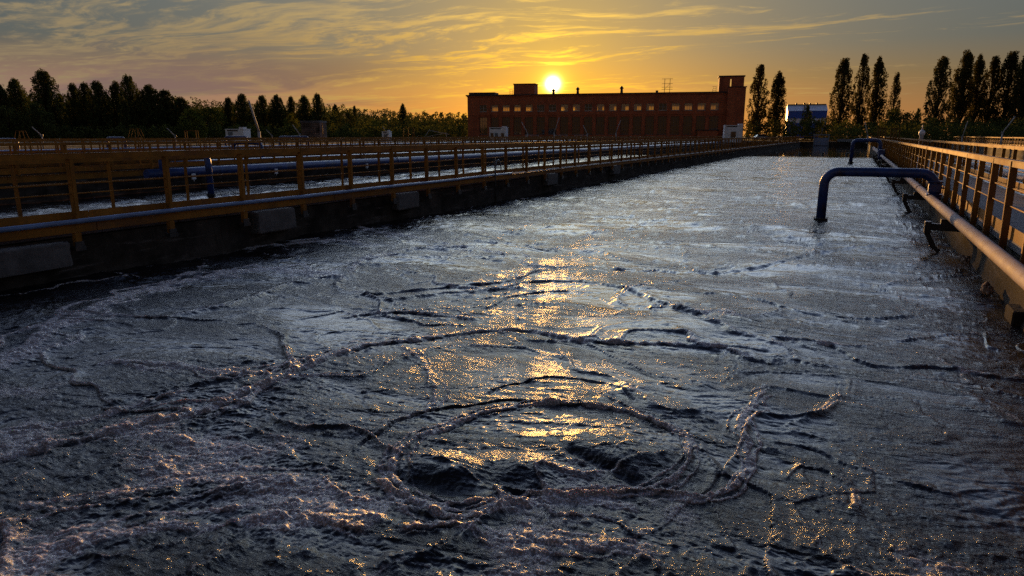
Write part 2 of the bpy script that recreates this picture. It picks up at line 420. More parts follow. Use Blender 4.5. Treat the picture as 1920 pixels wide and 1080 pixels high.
def smooth_line(pts, n=3):
    P = [Vector(p) for p in pts]; out = []
    for i in range(len(P)-1):
        p0 = P[max(i-1, 0)]; p1 = P[i]; p2 = P[i+1]; p3 = P[min(i+2, len(P)-1)]
        for k in range(n):
            t = k/n; out.append(.5*((2*p1) + (p2-p0)*t + (2*p0-5*p1+4*p2-p3)*t*t + (3*p1-p0-3*p2+p3)*t**3))
    out.append(P[-1]); return [(p[0], p[1]) for p in out]
# (points, ridge height, ridge width, foam, trough on the near side)
LINES = [
 ([(-60, 880), (0, 862), (150, 830), (400, 770), (560, 700), (680, 655), (800, 640), (900, 622), (1000, 628), (1100, 648), (1250, 655), (1440, 665)], .035, .09, .8, .05),
 ([(1440, 640), (1560, 655), (1640, 690), (1750, 692), (1940, 720)], .035, .07, .25, .06),
 ([(735, 905), (745, 870), (790, 832), (850, 808), (950, 780), (1050, 770), (1150, 782), (1250, 812), (1292, 850), (1275, 900), (1190, 928), (1080, 940), (960, 955), (860, 962), (780, 948), (735, 905)], .022, .05, .9, .035),
 ([(640, 870), (740, 800), (860, 772), (950, 762), (1050, 772), (1140, 780), (1230, 806), (1280, 840)], .030, .035, .1, .05),
 ([(1450, 730), (1405, 775), (1392, 830), (1402, 880), (1380, 915), (1320, 938), (1230, 936)], .016, .05, 1.2, 0),
 ([(700, 905), (760, 950), (860, 985), (960, 962), (1080, 950), (1200, 968)], .022, .05, 1.0, .02),
 ([(740, 1010), (850, 1000), (960, 1030), (1080, 1036), (1260, 1050)], .018, .05, .8, .02),
 ([(900, 750), (960, 728), (1060, 716), (1150, 732), (1195, 765)], .015, .035, .2, .03),
 ([(660, 525), (668, 500), (720, 480), (790, 468), (870, 466), (960, 480), (1010, 500), (1130, 495)], .03, .08, .8, .03),
 ([(830, 492), (880, 481), (950, 492)], .03, .05, 0, .04),
 ([(640, 560), (760, 545), (900, 535), (1060, 528), (1160, 540), (1280, 590), (1340, 600)], .035, .09, .3, .05),
 ([(905, 585), (950, 562), (1040, 552), (1130, 551)], .02, .05, .1, .04),
 ([(0, 700), (60, 650), (130, 610), (220, 565), (330, 530), (480, 505), (640, 520)], .02, .14, 1.6, 0),
 ([(180, 690), (300, 692), (370, 700), (440, 712), (560, 690)], .02, .07, 1.0, .02),
 ([(0, 805), (160, 795), (260, 765), (380, 730)], .015, .05, .5, .02),
 ([(640, 600), (760, 585), (900, 600)], .03, .1, .7, .04),
 ([(660, 425), (720, 438), (800, 452), (850, 462)], .02, .07, .9, 0),
 ([(430, 470), (520, 462), (640, 455), (700, 470)], .02, .1, .9, 0),
 ([(1290, 555), (1400, 560), (1500, 590), (1620, 600), (1760, 590)], .03, .06, .1, .05),
 ([(1500, 650), (1600, 655), (1700, 640), (1800, 625), (1920, 630)], .02, .05, .5, .02),
 ([(1460, 905), (1500, 880), (1560, 885), (1600, 930), (1590, 965)], .018, .04, .3, .02),
 ([(1420, 830), (1540, 850), (1680, 900), (1800, 930)], .015, .04, .3, .02),
 ([(1100, 500), (1220, 508), (1360, 512), (1440, 500), (1560, 470), (1650, 462)], .03, .1, .1, .05),
 ([(760, 650), (790, 690), (820, 740), (800, 790)], .012, .05, .7, 0),
 ([(0, 960), (200, 930), (420, 905), (640, 920)], .015, .08, .5, .01),
 ([(0, 1040), (300, 1000), (560, 985), (700, 1010)], .015, .10, .7, .01),
]
def surface(x, y, lines=True, seed=0):
    """height and foam cover of the churning surface at world points"""
    dist = np.sqrt(x*x + y*y + 4)
    far = np.clip(1 - (y-75)/12, 0, 1)                # calm water behind the floats
    wx = x + .55*fbm(x*.45, y*.45, 3, 11+seed) ; wy = y + .75*fbm(x*.45+9, y*.45, 3, 31+seed)
    h = .05*fbm(x*.28, y*.28, 2, 3+seed)
    foam = np.zeros_like(x)
    # boil cells, wide and narrow
    for sc, amp, sd in ((.42, 1.0, 5), (.95, .55, 55)):
        f1, f2, idv = worley(wx*sc*.85, wy*sc*1.25, sd+seed); e = (f2-f1)/sc
        wd = .05 + .05*idv
        on = np.clip(gnoise(wx*.35+idv*30, wy*.35, 77)*1.6+.55, 0, 1)
        h += amp*(.035*np.exp(-(e/(wd*2.2))**2)*on - .022*np.exp(-((e)/(wd*.55))**2)*on + .02*(1-np.clip(f1, 0, 1)))
        foam += amp*.8*np.exp(-(e/(wd*.9))**2)*on
    if lines:
        for pts, ht, wd, fo, tr in LINES:
            P = smooth_line([onwater(*p) for p in pts])
            wv = .05*fbm(x*2.2, y*2.2, 3, 41)
            bx0 = min(p[0] for p in P)-.8; bx1 = max(p[0] for p in P)+.8; by0 = min(p[1] for p in P)-.8; by1 = max(p[1] for p in P)+.8
            mk = (x > bx0) & (x < bx1) & (y > by0) & (y < by1)
            if not mk.any(): continue
            dd, par, side = seg_dist(x[mk], y[mk], P)
            sd = dd*side + wv[mk]; ds = np.abs(sd)
            sc = max(1.0, .5*math.hypot(*P[len(P)//2])/4.0)
            ends = np.clip(np.minimum(par, 1-par)*9, 0, 1)**.6
            if pts[0] == pts[-1]: ends = 1
            w2 = wd*sc
            rag = .6+.6*np.clip(gnoise(x[mk]*3, y[mk]*3, 5)+.5, 0, 1.4)
            h[mk] += ends*rag*((.5*ht)*math.sqrt(sc)*np.exp(-(ds/w2)**2) - .5*tr*math.sqrt(sc)*np.exp(-((sd+w2*.7)/(w2*.35))**2))
            s1 = gnoise(x[mk]*1.7, y[mk]*1.7, 301); s2 = gnoise(x[mk]*2.3, y[mk]*2.3, 311)
            foam[mk] += fo*ends*(rag*np.exp(-(ds/(w2*.55))**2) + .75*np.exp(-((sd-w2*(1.5+1.6*s1))/(w2*.3))**2) + .6*np.exp(-((sd+w2*(1.2+1.8*s2))/(w2*.26))**2) + .35*np.exp(-(ds/(w2*2.2))**2)*np.clip(s2+.2, 0, 1))
    if lines:   # upwelling humps in the near boil
        for (px, py, rx, ry, a) in ((835, 893, .30, .17, .075), (985, 893, .27, .16, .065), (1230, 860, .5, .3, .05), (1085, 840, .6, .4, .04), (1560, 925, .3, .25, .015), (880, 425, 1.6, 1.6, .1), (1380, 420, 2, 3, .12), (1600, 990, .4, .3, .01)):
            X, Y = onwater(px, py); q = ((x-X)/rx)**2 + ((y-Y)/ry)**2
            h += a*np.exp(-q**1.3*.8); 
        X, Y = onwater(1140, 895); dd, par, side = seg_dist(x, y, [onwater(1075, 862), onwater(1130, 885), onwater(1190, 912)])
        h -= .045*np.exp(-(dd/.06)**2)
        X, Y = onwater(835, 900); h -= .05*np.exp(-((x-X+.02)/.3)**2 - ((y-Y+.17)/.09)**2)
    # streaky wavelets riding on the flow
    ang_ = .35
    qx = x+.42*(wx-x); qy = y+.38*(wy-y)
    u = qx*math.cos(ang_)+qy*math.sin(ang_); v = -qx*math.sin(ang_)+qy*math.cos(ang_)
    chop = fbm(u*1.6, v*4.2, 4, 101, .6)
    h += (.042*fbm(u*.55, v*1.9, 3, 201, .55) + .014*fbm(u*1.3, v*4.4, 2, 221))*np.clip((dist-8)/14, 0, 1)*np.clip(.7+1.2*fbm(x*.16, y*.2, 2, 261), .1, 1.5)
    act = np.clip(.6+.9*fbm(x*.5, y*.5, 2, 61), .15, 1.4)
    h += .0115*chop*act
    r1 = 1-np.abs(gnoise(u*2.3+3*gnoise(x*.8, y*.8, 9), v*5.5, 121)*1.6); h += .008*np.clip(r1, 0, 1)**3*act
    r2 = 1-np.abs(gnoise(u*4.1+2*gnoise(x*1.3, y*1.3, 19), v*10, 171)*1.6); h += .004*np.clip(r2, 0, 1)**3*act*np.clip(2.2-dist/12., .25, 1)
    foam += .16*np.clip(fbm(x*.33+4, y*.33, 3, 71)*1.2+.12, 0, 1)
    # small lumps of froth and bubbles, only where near enough to see
    near = np.clip(1.6 - dist/9., 0, 1)
    fsoft = np.clip(foam, 0, 1.3)
    fg = np.clip((5.6-y)/2.2, 0, 1)                   # froth gathers in the near part
    foam += fg*np.clip(.30+.9*fbm(x*1.1, y*1.1, 3, 81), 0, 1)*.8
    lump = fbm(x*7, y*7, 3, 131, .6)
    h += .012*np.clip(lump+.2, 0, 2)*(.15+fsoft+.85*fg)*np.clip(2.6-dist/9., 0, 1)
    if lines:
        f1, f2, _ = worley(x*17+2*gnoise(x*4, y*4, 6), y*17, 151); h += near*(.08+1.1*np.clip(foam, 0, 1))*.014*np.sqrt(np.clip(.42-f1*f1, 0, 1))
        f1, f2, _ = worley(x*38, y*38, 161); h += near*(.2+.9*np.clip(foam, 0, 1))*.011*np.sqrt(np.clip(.4-f1*f1, 0, 1))
    foam = np.clip(foam, 0, 1.4)
    k = .04 + .96*far
    return h*k, foam*far
def grid_mesh(name, xs, ys, lines, seed, m, z0=0.0):
    X, Y = np.meshgrid(xs, ys); X = X.astype(np.float64); Y = Y.astype(np.float64)
    hgt, foam = surface(X.ravel(), Y.ravel(), lines, seed)
    nx, ny = len(xs), len(ys); co = np.empty((nx*ny, 3), np.float32)
    co[:, 0] = X.ravel(); co[:, 1] = Y.ravel(); co[:, 2] = hgt + z0
    i = np.arange(ny-1)[:, None]*nx + np.arange(nx-1)[None, :]
    q = np.stack([i, i+1, i+1+nx, i+nx], -1).reshape(-1, 4).astype(np.int32)
    me = bpy.data.meshes.new(name); me.vertices.add(len(co)); me.vertices.foreach_set('co', co.ravel())
    me.loops.add(q.size); me.loops.foreach_set('vertex_index', q.ravel())
    me.polygons.add(len(q)); me.polygons.foreach_set('loop_start', np.arange(0, q.size, 4, dtype=np.int32))
    me.polygons.foreach_set('use_smooth', np.ones(len(q), bool))
    at = me.attributes.new('foam', 'FLOAT', 'POINT'); at.data.foreach_set('value', foam.astype(np.float32))
    me.update(calc_edges=True); me.materials.append(m)
    o = bpy.data.objects.new(name, me); COL.objects.link(o); return tag(o, kind='structure')
def watermat():
    m = bpy.data.materials.new('murky_water'); m.use_nodes = True; t = NT(m.node_tree); b = t.n['Principled BSDF']
    P = t.new('ShaderNodeNewGeometry').outputs['Position']
    fa = t.new('ShaderNodeAttribute', attribute_name='foam').outputs['Fac']
    n1 = t.noise(P, 5.0, 8, .68, .4); n2 = t.noise(P, 42.0, 5, .65)
    brk = t.m('ADD', t.m('MULTIPLY', n1, .75), t.m('MULTIPLY', n2, .45))
    f = t.sstep(t.m('ADD', t.m('MULTIPLY', fa, .62), t.m('SUBTRACT', brk, .62)), .22, .50)
    vo = t.new('ShaderNodeTexVoronoi'); t.put(vo.inputs['Vector'], P); vo.inputs['Scale'].default_value = 70
    fc = t.mix(t.sstep(vo.outputs['Distance'], .1, .6), (.86, .76, .72), (.32, .26, .23))
    c = t.mix(f, (.010, .008, .008), fc)
    t.put(b.inputs['Base Color'], c)
    sp0 = t.new('ShaderNodeSeparateXYZ'); t.put(sp0.inputs[0], P); cm = t.m('MULTIPLY_ADD', t.sstep(sp0.outputs[1], 88, 78), .75, .25)
    t.put(b.inputs['Roughness'], t.m('MULTIPLY_ADD', f, .22, t.m('MULTIPLY', cm, t.m('MULTIPLY_ADD', n1, .14, .08))))
    t.put(b.inputs['Subsurface Weight'], t.m('MULTIPLY', f, .5)); b.inputs['Subsurface Radius'].default_value = (1, .75, .55); b.inputs['Subsurface Scale'].default_value = .035
    b.inputs['IOR'].default_value = 1.34
    b.inputs['Specular IOR Level'].default_value = .55
    # fine ripples and froth grain
    sp = t.new('ShaderNodeSeparateXYZ'); t.put(sp.inputs[0], P)
    calm = t.sstep(sp.outputs[1], 88, 78)
    rp = t.noise(t.mapping(P, rot=(0, 0, -.35), scale=(1.0, 2.4, 1)), 9.0, 7, .7, .3)
    gr = t.noise(P, 48.0, 3, .62)
    nf = t.sstep(sp.outputs[1], 15.0, 3.0)
    rp2 = t.noise(t.mapping(P, loc=(3, 1, 0), rot=(0, 0, -.35), scale=(1.0, 3.0, 1)), 2.6, 5, .62, .3)
    pt = t.noise(t.mapping(P, rot=(0, 0, -.35), scale=(.35, .8, 1)), 1.0, 4, .6, .8)
    ht = t.m('ADD', t.m('ADD', t.m('MULTIPLY', rp, .012), t.m('MULTIPLY', rp2, .032)), t.m('MULTIPLY', gr, t.m('MULTIPLY', t.m('MULTIPLY_ADD', f, .009, .0022), t.m('MULTIPLY_ADD', nf, .8, .2))))
    ht = t.m('MULTIPLY', ht, t.m('MULTIPLY_ADD', t.sstep(pt, .38, .62), 1.25, .3))
    ht = t.m('MULTIPLY', ht, t.m('MULTIPLY_ADD', calm, .95, .05))
    bn = t.new('ShaderNodeBump'); bn.inputs['Strength'].default_value = .9; bn.inputs['Distance'].default_value = 1.0
    t.put(bn.inputs['Height'], ht); t.put(b.inputs['Normal'], bn.outputs[0])
    return m
M['water'] = watermat()
ys = [0.3]
while ys[-1] < 173.9:
    y = ys[-1]; ys.append(y + max(.0085, y*y/1900., .0) if y > 1.5 else y+.03)
ys = [min(v, 174.0) for v in ys]
grid_mesh('water', np.concatenate([np.linspace(-11.75, -6.0, 420)[:-1], np.linspace(-6.0, 2.3, 1040)]), np.array(ys), True, 0, M['water'])
SIDE = [(-26.75, -13.4), (-42.1, -28.75), (-57.5, -44.1), (-73.0, -59.5), (4.0, 17.7), (19.5, 33.1), (34.9, 48.2)]
for k, (a, b) in enumerate(SIDE):
    yy = [-3.0]
    while yy[-1] < 173.9: yy.append(min(174.0, yy[-1] + max(.12, (yy[-1]**2+a*a)/9000.)))
    grid_mesh('water', np.arange(a, b+.05, .10 if k in (0, 4) else .3), np.array(yy), False, 7+k, M['water'], -.02)

# ------------------------------------------------------------------ railings
def angle_post(z0, z1, face, wd=.085):
    """steel angle: one flange faces the camera side, one runs across"""
    mb = MB(); mb.box(-wd/2, wd/2, -.006, .006, z0, z1); 
    mb.box(face*(wd/2)-.006, face*(wd/2)+.006, .0085, .07, z0, z1)
    mb.box(-wd/2-.012, wd/2+.012, -.02, .075, z0-.012, z0-.002)
    return mb
def railing(label, X, face, y0, y1, pitch, ytop, zt=2.11, toe=(1.02, 1.16), rods=(1.61, 1.45), group='ochre railings beside the walkways', drop=None, wd=.085, detail=True, fascia=None):
    root = empty('railing', (X, y0, 0), label, 'railing', group)
    mb = MB()                                           # top rail: a channel section
    mb.box(-.05, .05, 0, y1-y0, zt-.012, zt); mb.box(face*.05-.004, face*.05+.004, 0, y1-y0, zt-.095, zt-.0145)
    mb.box(-face*.05-.004, -face*.05+.004, 0, y1-y0, zt-.095, zt-.0145)
    mb.build('top_rail', M['ochre'], root)
    for r_ in rods:
        m2 = MB(); L = y1-y0; n = int(L/5.3)
        m2.tube([(0.0, L*i/n, r_ + .006*math.sin(i*2.1)) for i in range(n+1)], .0125, 6)
        m2.build('mid_rail', M['ochre'], root)
    m3 = MB(); yy = 0.0
    while yy < y1-y0:                                   # toe board in plates of 6 m
        m3.box(-face*.062-.003, -face*.062+.003, yy, min(yy+5.99, y1-y0), toe[0], toe[1]); yy += 6
    m3.build('toe_board', M['ochre'], root)
    if detail:
        pm = None; y = ytop; k = 0
        while y < y1 and k < 100:
            if y >= y0:
                if pm is None:
                    pm = angle_post(drop if drop else toe[0]-.02, zt-.014, face, wd).build('post', M['ochre'], root); p = pm
                else: p = dupo(pm, root)
                p.location = (0, y-y0, 0); p.rotation_euler = (random.uniform(-.012, .012), random.uniform(-.01, .01), 0); k += 1
            y += pitch
    else:
        m4 = MB(); y = ytop
        while y < y1:
            m4.box(-.04, .04, y-y0-.03, y-y0+.03, toe[0], zt-.014); y += pitch
        m4.build('posts', M['ochre'], root)['kind'] = 'stuff'
    if fascia:
        m5 = MB(); yy = 0.0
        while yy < y1-y0:
            m5.box(face*.10-.02, face*.10+.02, yy, min(yy+5.985, y1-y0), fascia[0], fascia[1], ch=.004)
            m5.box(face*.10-.04, face*.10+.05, yy, min(yy+5.985, y1-y0), fascia[1]+.001, fascia[1]+.012)
            yy += 6
        m5.build('edge_beam', M['beam'], root)
    return root
P_ = 1.76
railing('long ochre railing along the left side of the main basin, nearest of the left railings', -11.5, 1, 1.2, 168.0, P_, 1.62, fascia=(.83, .965))
railing('ochre railing on the far side of the nearest left walkway, beside the second basin', -13.4, -1, .4, 168.0, P_, 1.82, zt=1.98, rods=(1.50,), toe=(.86, .93))
railing('ochre railing over a wide ochre beam behind the thick blue pipe', -26.95, 1, 2.0, 168.0, P_, 2.1, fascia=(.52, .95))
railing('ochre railing on the far side of the second left walkway, behind the wide beam', -28.7, -1, 2.0, 168.0, P_, 2.9)
railing('distant ochre railing on the near edge of the third walkway to the left', -42.3, 1, 2.0, 168.0, P_, 2.4, detail=False, fascia=(.6, .95))
railing('distant ochre railing on the far edge of the third walkway to the left', -44.1, -1, 2.0, 168.0, P_, 3.1, detail=False)
railing('thin-looking ochre railing on the near edge of the farthest walkway to the left', -57.7, 1, 2.0, 168.0, P_, 2.7, detail=False, fascia=(.6, .95))
railing('thin-looking ochre railing on the far edge of the farthest walkway to the left', -59.5, -1, 2.0, 168.0, P_, 2.2, detail=False)
railing('ochre railing with sunlit orange toe plates along the right side of the main basin', 2.16, -1, 3.0, 168.0, 1.58, 4.65, zt=2.03, toe=(.83, 1.05), rods=(1.62, 1.36), drop=.70, wd=.09)
railing('ochre railing with a bright top rail on the far side of the right walkway', 4.05, 1, 3.0, 168.0, 1.7, 3.5, zt=2.1, toe=(.92, 1.16), rods=(1.70, 1.42))
railing('distant ochre railing beyond the water on the right', 17.65, -1, 3.0, 168.0, P_, 3.4, zt=2.1, detail=False, fascia=(.6, .95))
railing('second distant ochre railing beyond the water on the right', 19.5, 1, 3.0, 168.0, P_, 4.1, zt=2.1, detail=False)
railing('farthest ochre railing on the right, under the slanted poles', 33.1, -1, 3.0, 168.0, P_, 4.1, zt=2.2, detail=False)
# railing across the far end
root = empty('railing', (-13.5, 174.6, 0), 'ochre railing crossing the far end of the main basin', 'railing')
mb = MB(); mb.box(0, 17.5, -.05, .05, 2.0, 2.1); mb.box(0, 17.5, -.02, .02, .95, 1.2); mb.build('top_rail', M['ochre'], root)
mb = MB(); mb.box(0, 17.5, -.015, .015, 1.5, 1.54); mb.build('mid_rail', M['ochre'], root)
pm = None
for i in range(10):
    if pm is None:
        b_ = MB(); b_.box(-.05, .05, -.05, .05, .9, 2.0); pm = b_.build('post', M['ochre'], root); p = pm
    else: p = dupo(pm, root)
    p.location = (.2 + i*1.9, 0, 0)
# hangers of the left railing that run down the wall
hr = empty('wall_bracket', (-11.42, 6.86, 0), None, None)
b_ = MB(); b_.box(-.04, .05, -.05, .05, .60, .826); b_.build('hanger', M['beam'], hr)
b_ = MB(); b_.box(-.06, .075, -.09, .09, .53, .597); b_.box(.045, .06, -.075, .075, .55, .68); b_.build('foot_plate', M['dark'], hr)
tag(hr, 'ochre bracket on the left wall under the railing, one of a long evenly spaced row', 'bracket', 'ochre brackets down the left basin wall')
reg(hr)
for k in range(1, 40):
    c = copy_tree(hr); c.location = (-11.42, 6.86 + P_*k*1.0, 0)
# ------------------------------------------------------------------ pale blocks on the left wall
for (y0, y1, z0, z1, lb) in ((5.35, 6.72, .28, .70, 'large pale concrete block on the left wall, nearest the camera'),
                       (10.72, 11.84, .30, .78, 'pale concrete block on the left wall, second from the camera'),
                       (15.8, 16.88, .32, .78, 'pale concrete block on the left wall, third from the camera'),
                       (26.4, 27.5, .32, .80, 'pale concrete block on the left wall beyond the upright rod'),
                       (35.2, 36.3, .34, .80, 'pale concrete block on the left wall, fifth and most distant')):
    mb = MB(); mb.box(-.25, .13, 0, y1-y0, z0, z1, ch=.03)
    for i, v in enumerate(mb.v): mb.v[i] = (v[0]+random.uniform(-.012, .012), v[1]+random.uniform(-.02, .02), v[2]+random.uniform(-.015, .015))
    o = mb.build('concrete_block', M['block']); o.location = (-11.5, y0, 0); tag(o, lb, 'block', 'concrete blocks on the left wall')
# thin blue pipe along the left edge
mb = MB(); mb.tube([(0, y, 1.015+.006*math.sin(y)) for y in np.linspace(0, 22, 23)], .042, 10)
o = mb.build('conduit', M['mauveblue']); o.location = (-11.36, 1.0, 0)
tag(o, 'thin pale blue pipe running along the edge under the left railing', 'pipe')
# upright rod with a hooked hose
root = empty('measuring_rod', (-11.28, 21.5, 0), 'upright rod with a hooked hose standing against the left basin wall', 'rod')
MB().bar((0, 0, -.1), (0, 0, 1.62), .028, 8).build('rod', M['dark'], root)
a = [(0, .02, 1.3), (0, .12, 1.52), (0, .28, 1.55), (0, .40, 1.42), (0, .45, 1.15)]
MB().tube(a, .02, 8).build('hose', M['grey'], root)
# ------------------------------------------------------------------ pipes
def pipe(name, label, X, z, r, y0, y1, m, flange=12.0, group='long pipes beside the walkways', n=16):
    root = empty(name, (X, y0, z), label, 'pipe', group)
    mb = MB(); L = y1-y0; k = int(L/2)+1
    mb.tube([(.008*math.sin(L*i/k*.3), L*i/k, .01*math.sin(L*i/k*.21)) for i in range(k+1)], r, n)
    mb.build('barrel', m, root)
    y = flange*.4
    while y < L:
        b = MB(); b.tube([(0, y-.012, 0), (0, y+.012, 0)], r*1.035, n); b.tube([(0, y+.10, 0), (0, y+.20, 0)], r*1.02, n)
        b.build('weld_band', m, root); y += flange
        if y > 60: break
    return root
pipe('air_pipe', 'mauve pipe with warm sunlit flank running along the right side of the main basin', 1.86, .80, .098, 2.0, 62.0, M['mauve'], 9.3, n=24)
pipe('air_pipe', 'far wider end of the mauve pipe beyond the second arched blue pipe', 1.86, .86, .19, 64.0, 92.0, M['mauve'], 12)
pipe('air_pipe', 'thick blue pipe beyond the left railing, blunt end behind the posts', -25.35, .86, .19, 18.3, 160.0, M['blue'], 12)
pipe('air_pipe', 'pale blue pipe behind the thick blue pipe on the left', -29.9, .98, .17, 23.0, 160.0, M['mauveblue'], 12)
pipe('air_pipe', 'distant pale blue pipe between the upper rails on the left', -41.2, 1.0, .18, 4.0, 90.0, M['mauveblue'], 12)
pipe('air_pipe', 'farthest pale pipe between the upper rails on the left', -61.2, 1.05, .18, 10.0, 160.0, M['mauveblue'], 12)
pipe('air_pipe', 'faded mauve pipe behind the second railing on the right', 5.0, 1.0, .11, 6.0, 150.0, M['mauve'], 12)
pipe('air_pipe', 'blue pipe across the water at the right edge', 16.6, .95, .19, 14.0, 92.0, M['blue'], 12)
pipe('air_pipe', 'low blue pipe far beyond the right railings', 31.8, 1.6, .22, 84.0, 112.0, M['blue'], 12)
# arched pipes
def gooseneck(label, X0, X1, Y, zt, zb, r, valve=True, zl=.8, group=None):
    """X1 foot in the water, X0 on the main pipe"""
    root = empty('arched_pipe', (X0, Y, 0), label, 'pipe', group)
    dx = X1-X0; s = 1 if dx > 0 else -1; R_ = .36
    pts = [(0, 0, zl)] + [(0, 0, zt-R_)]
    for i in range(1, 8):
        a = math.pi/2*i/8; pts.append((s*R_*(1-math.cos(a)), 0, zt-R_+R_*math.sin(a)))
    pts += [(s*R_, 0, zt), (dx*.5, 0, zt+.004), (dx-s*R_, 0, zt)]
    for i in range(1, 8):
        a = math.pi/2*i/8; pts.append((dx-s*R_+s*R_*math.sin(a), 0, zt-R_+R_*math.cos(a)))
    pts += [(dx, 0, zt-R_), (dx, 0, zb)]
    ar = MB().tube(pts, r, 20)
    for fx in (s*R_+s*.02, dx*.5, dx-s*R_-s*.02): ar.tube([(fx-.012, 0, zt), (fx+.012, 0, zt)], r*1.045, 20)
    ar.tube([(dx, 0, zt-R_-.03), (dx, 0, zt-R_-.005)], r*1.045, 20); ar.build('arch', M['blue'], root)
    b = MB(); b.tube([(dx, 0, zb+.10), (dx, 0, zb+.14)], r*1.45, 16); b.tube([(dx, 0, zb+.045), (dx, 0, zb+.085)], r*1.5, 16)
    for i in range(8):
        a = 2*math.pi*i/8; b.bar((dx+math.cos(a)*r*1.28, math.sin(a)*r*1.28, zb+.02), (dx+math.cos(a)*r*1.28, math.sin(a)*r*1.28, zb+.17), .012)
    b.build('flange', M['dark'], root)
    b = MB(); b.tube([(0, 0, zl-.04), (0, 0, zl+.05)], r*1.35, 16); b.build('saddle', M['blue'], root)
    if valve:
        v = MB(); v.box(-r*1.15, r*1.15, -r*1.0, r*1.0, zl+.13, zl+.38, ch=.03); v.tube([(0, 0, zl+.06), (0, 0, zl+.10)], r*1.5, 16); v.tube([(0, 0, zl+.40), (0, 0, zl+.44)], r*1.5, 16)
        v.bar((r, 0, zl+.26), (r+.19, 0, zl+.26), .022, 8)
        vo = v.build('valve', M['blue'], root)
        hw = MB(); n = 20; ring = [(r+.20, .105*math.cos(2*math.pi*i/n), zl+.26+.105*math.sin(2*math.pi*i/n)) for i in range(n+1)]
        hw.tube(ring, .013, 8, cap=False)
        for i in range(4):
            a = math.pi/2*i+.4; hw.bar((r+.20, 0, zl+.26), (r+.20, .1*math.cos(a), zl+.26+.1*math.sin(a)), .008)
        hw.tube([(r+.17, 0, zl+.26), (r+.23, 0, zl+.26)], .03, 10)
        h = hw.build('handwheel', M['grey'], vo)
        h.rotation_euler = (0, 0, 0)
    return root
gooseneck('large dark blue arched pipe with a handwheel, nearest on the right, foot in the water', 1.93, -.70, 20.9, 1.42, .0, .125)
gooseneck('second dark blue arched pipe farther along the right side of the main basin', 1.80, -.30, 66.0, 1.95, .0, .15, zl=.9)
gooseneck('blue arched pipe beyond the left railing dipping into the second basin', -25.3, -22.6, 19.0, 1.68, .0, .12, valve=False)
gooseneck('distant blue arched pipe between the upper rails on the left', -41.2, -38.4, 37.0, 1.85, .0, .14, valve=False, zl=1.0)
# blue coupling block under the second arch
mb = MB(); mb.box(-.24, .24, -.3, .3, -.42, .30, ch=.05); mb.tube([(0, -.34, .0), (0, -.3, .0)], .22, 16)
o = mb.build('valve_box', M['blue']); o.location = (1.86, 63.2, .95); tag(o, 'dark blue valve box joining the two widths of the mauve pipe', 'valve box')
# blue arcs showing above the far walkways on the left
for (px, dep, ln, zt, lb) in ((8, 60, 3.4, 2.0, 'blue arched pipe end above the rails at the left edge'), (216, 66, 2.6, 2.1, 'short blue arched pipe above the rails between two slanted poles'),
                          (550, 84, 4.6, 2.15, 'blue arched pipe above the rails in front of the patterned tower'), (442, 92, 4.0, 2.15, 'blue arched pipe above the rails beside the small white hut')):
    x, y = polar(px, dep); gooseneck(lb, x-ln/2, x+ln/2, y, zt, .05, .14, valve=False, zl=.3, group=None)
# brackets under the right pipe
br = empty('pipe_bracket', (1.86, 16.6, 0))
b = MB(); b.box(-.42, .30, -.07, .07, .46, .60, ch=.01); b.box(-.42, -.30, -.085, .085, .40, .64, ch=.01); b.build('arm', M['dark'], br)
b = MB(); b.box(-.14, .14, -.06, .06, .601, .70); b.build('saddle', M['dark'], br)
b = MB(); b.beam((-.37, 0, .42), (-.22, 0, .12), .08, .10); b.beam((-.27, 0, .15), (-.10, 0, .02), .07, .08); b.build('strut', M['dark'], br)
tag(br, 'dark steel bracket propping the mauve pipe off the right basin wall', 'bracket', 'brackets under the mauve pipe')
reg(br)
for k in range(1, 8):
    c = copy_tree(br); c.location = (1.86, 16.6 + 7.8*k, 0)
mb = MB(); mb.box(-.04, .3, -.3, .2, -.1, .19, ch=.02); o = mb.build('concrete_block', M['conc']); o.location = (2.05, 10.75, 0)
tag(o, 'dark concrete block at the waterline by the right edge', 'block')
# clots of dried foam caught along the right wall
for k, (yy, s_) in enumerate(((12.2, .10), (14.6, .09))):
    mb = MB(); rnd = random.Random(k)
    for i in range(16):
        a = rnd.uniform(-1, 1)*s_*1.8; c = Vector((rnd.uniform(-.05, .05), a, rnd.uniform(-.03, .05))); q = rnd.uniform(.02, .06)
        bm_v = []; bm_f = []
        for ii in range(5):
            for jj in range(8):
                th = math.pi*ii/4; ph = 2*math.pi*jj/8; rr = q*(1+.3*rnd.uniform(-1, 1))
                bm_v.append(c + Vector((rr*math.sin(th)*math.cos(ph), rr*math.sin(th)*math.sin(ph), rr*math.cos(th))))
        for ii in range(4):
            for jj in range(8): bm_f.append((ii*8+jj, (ii+1)*8+jj, (ii+1)*8+(jj+1) % 8, ii*8+(jj+1) % 8))
        mb.add(bm_v, bm_f, True)
    o = mb.build('foam_clot', M['foamlump']); o.location = (1.98, yy, .12+.04*k)
    tag(o, 'clot of dried brown foam clinging to the right basin wall below the mauve pipe', 'foam', 'clots of foam on the right wall')
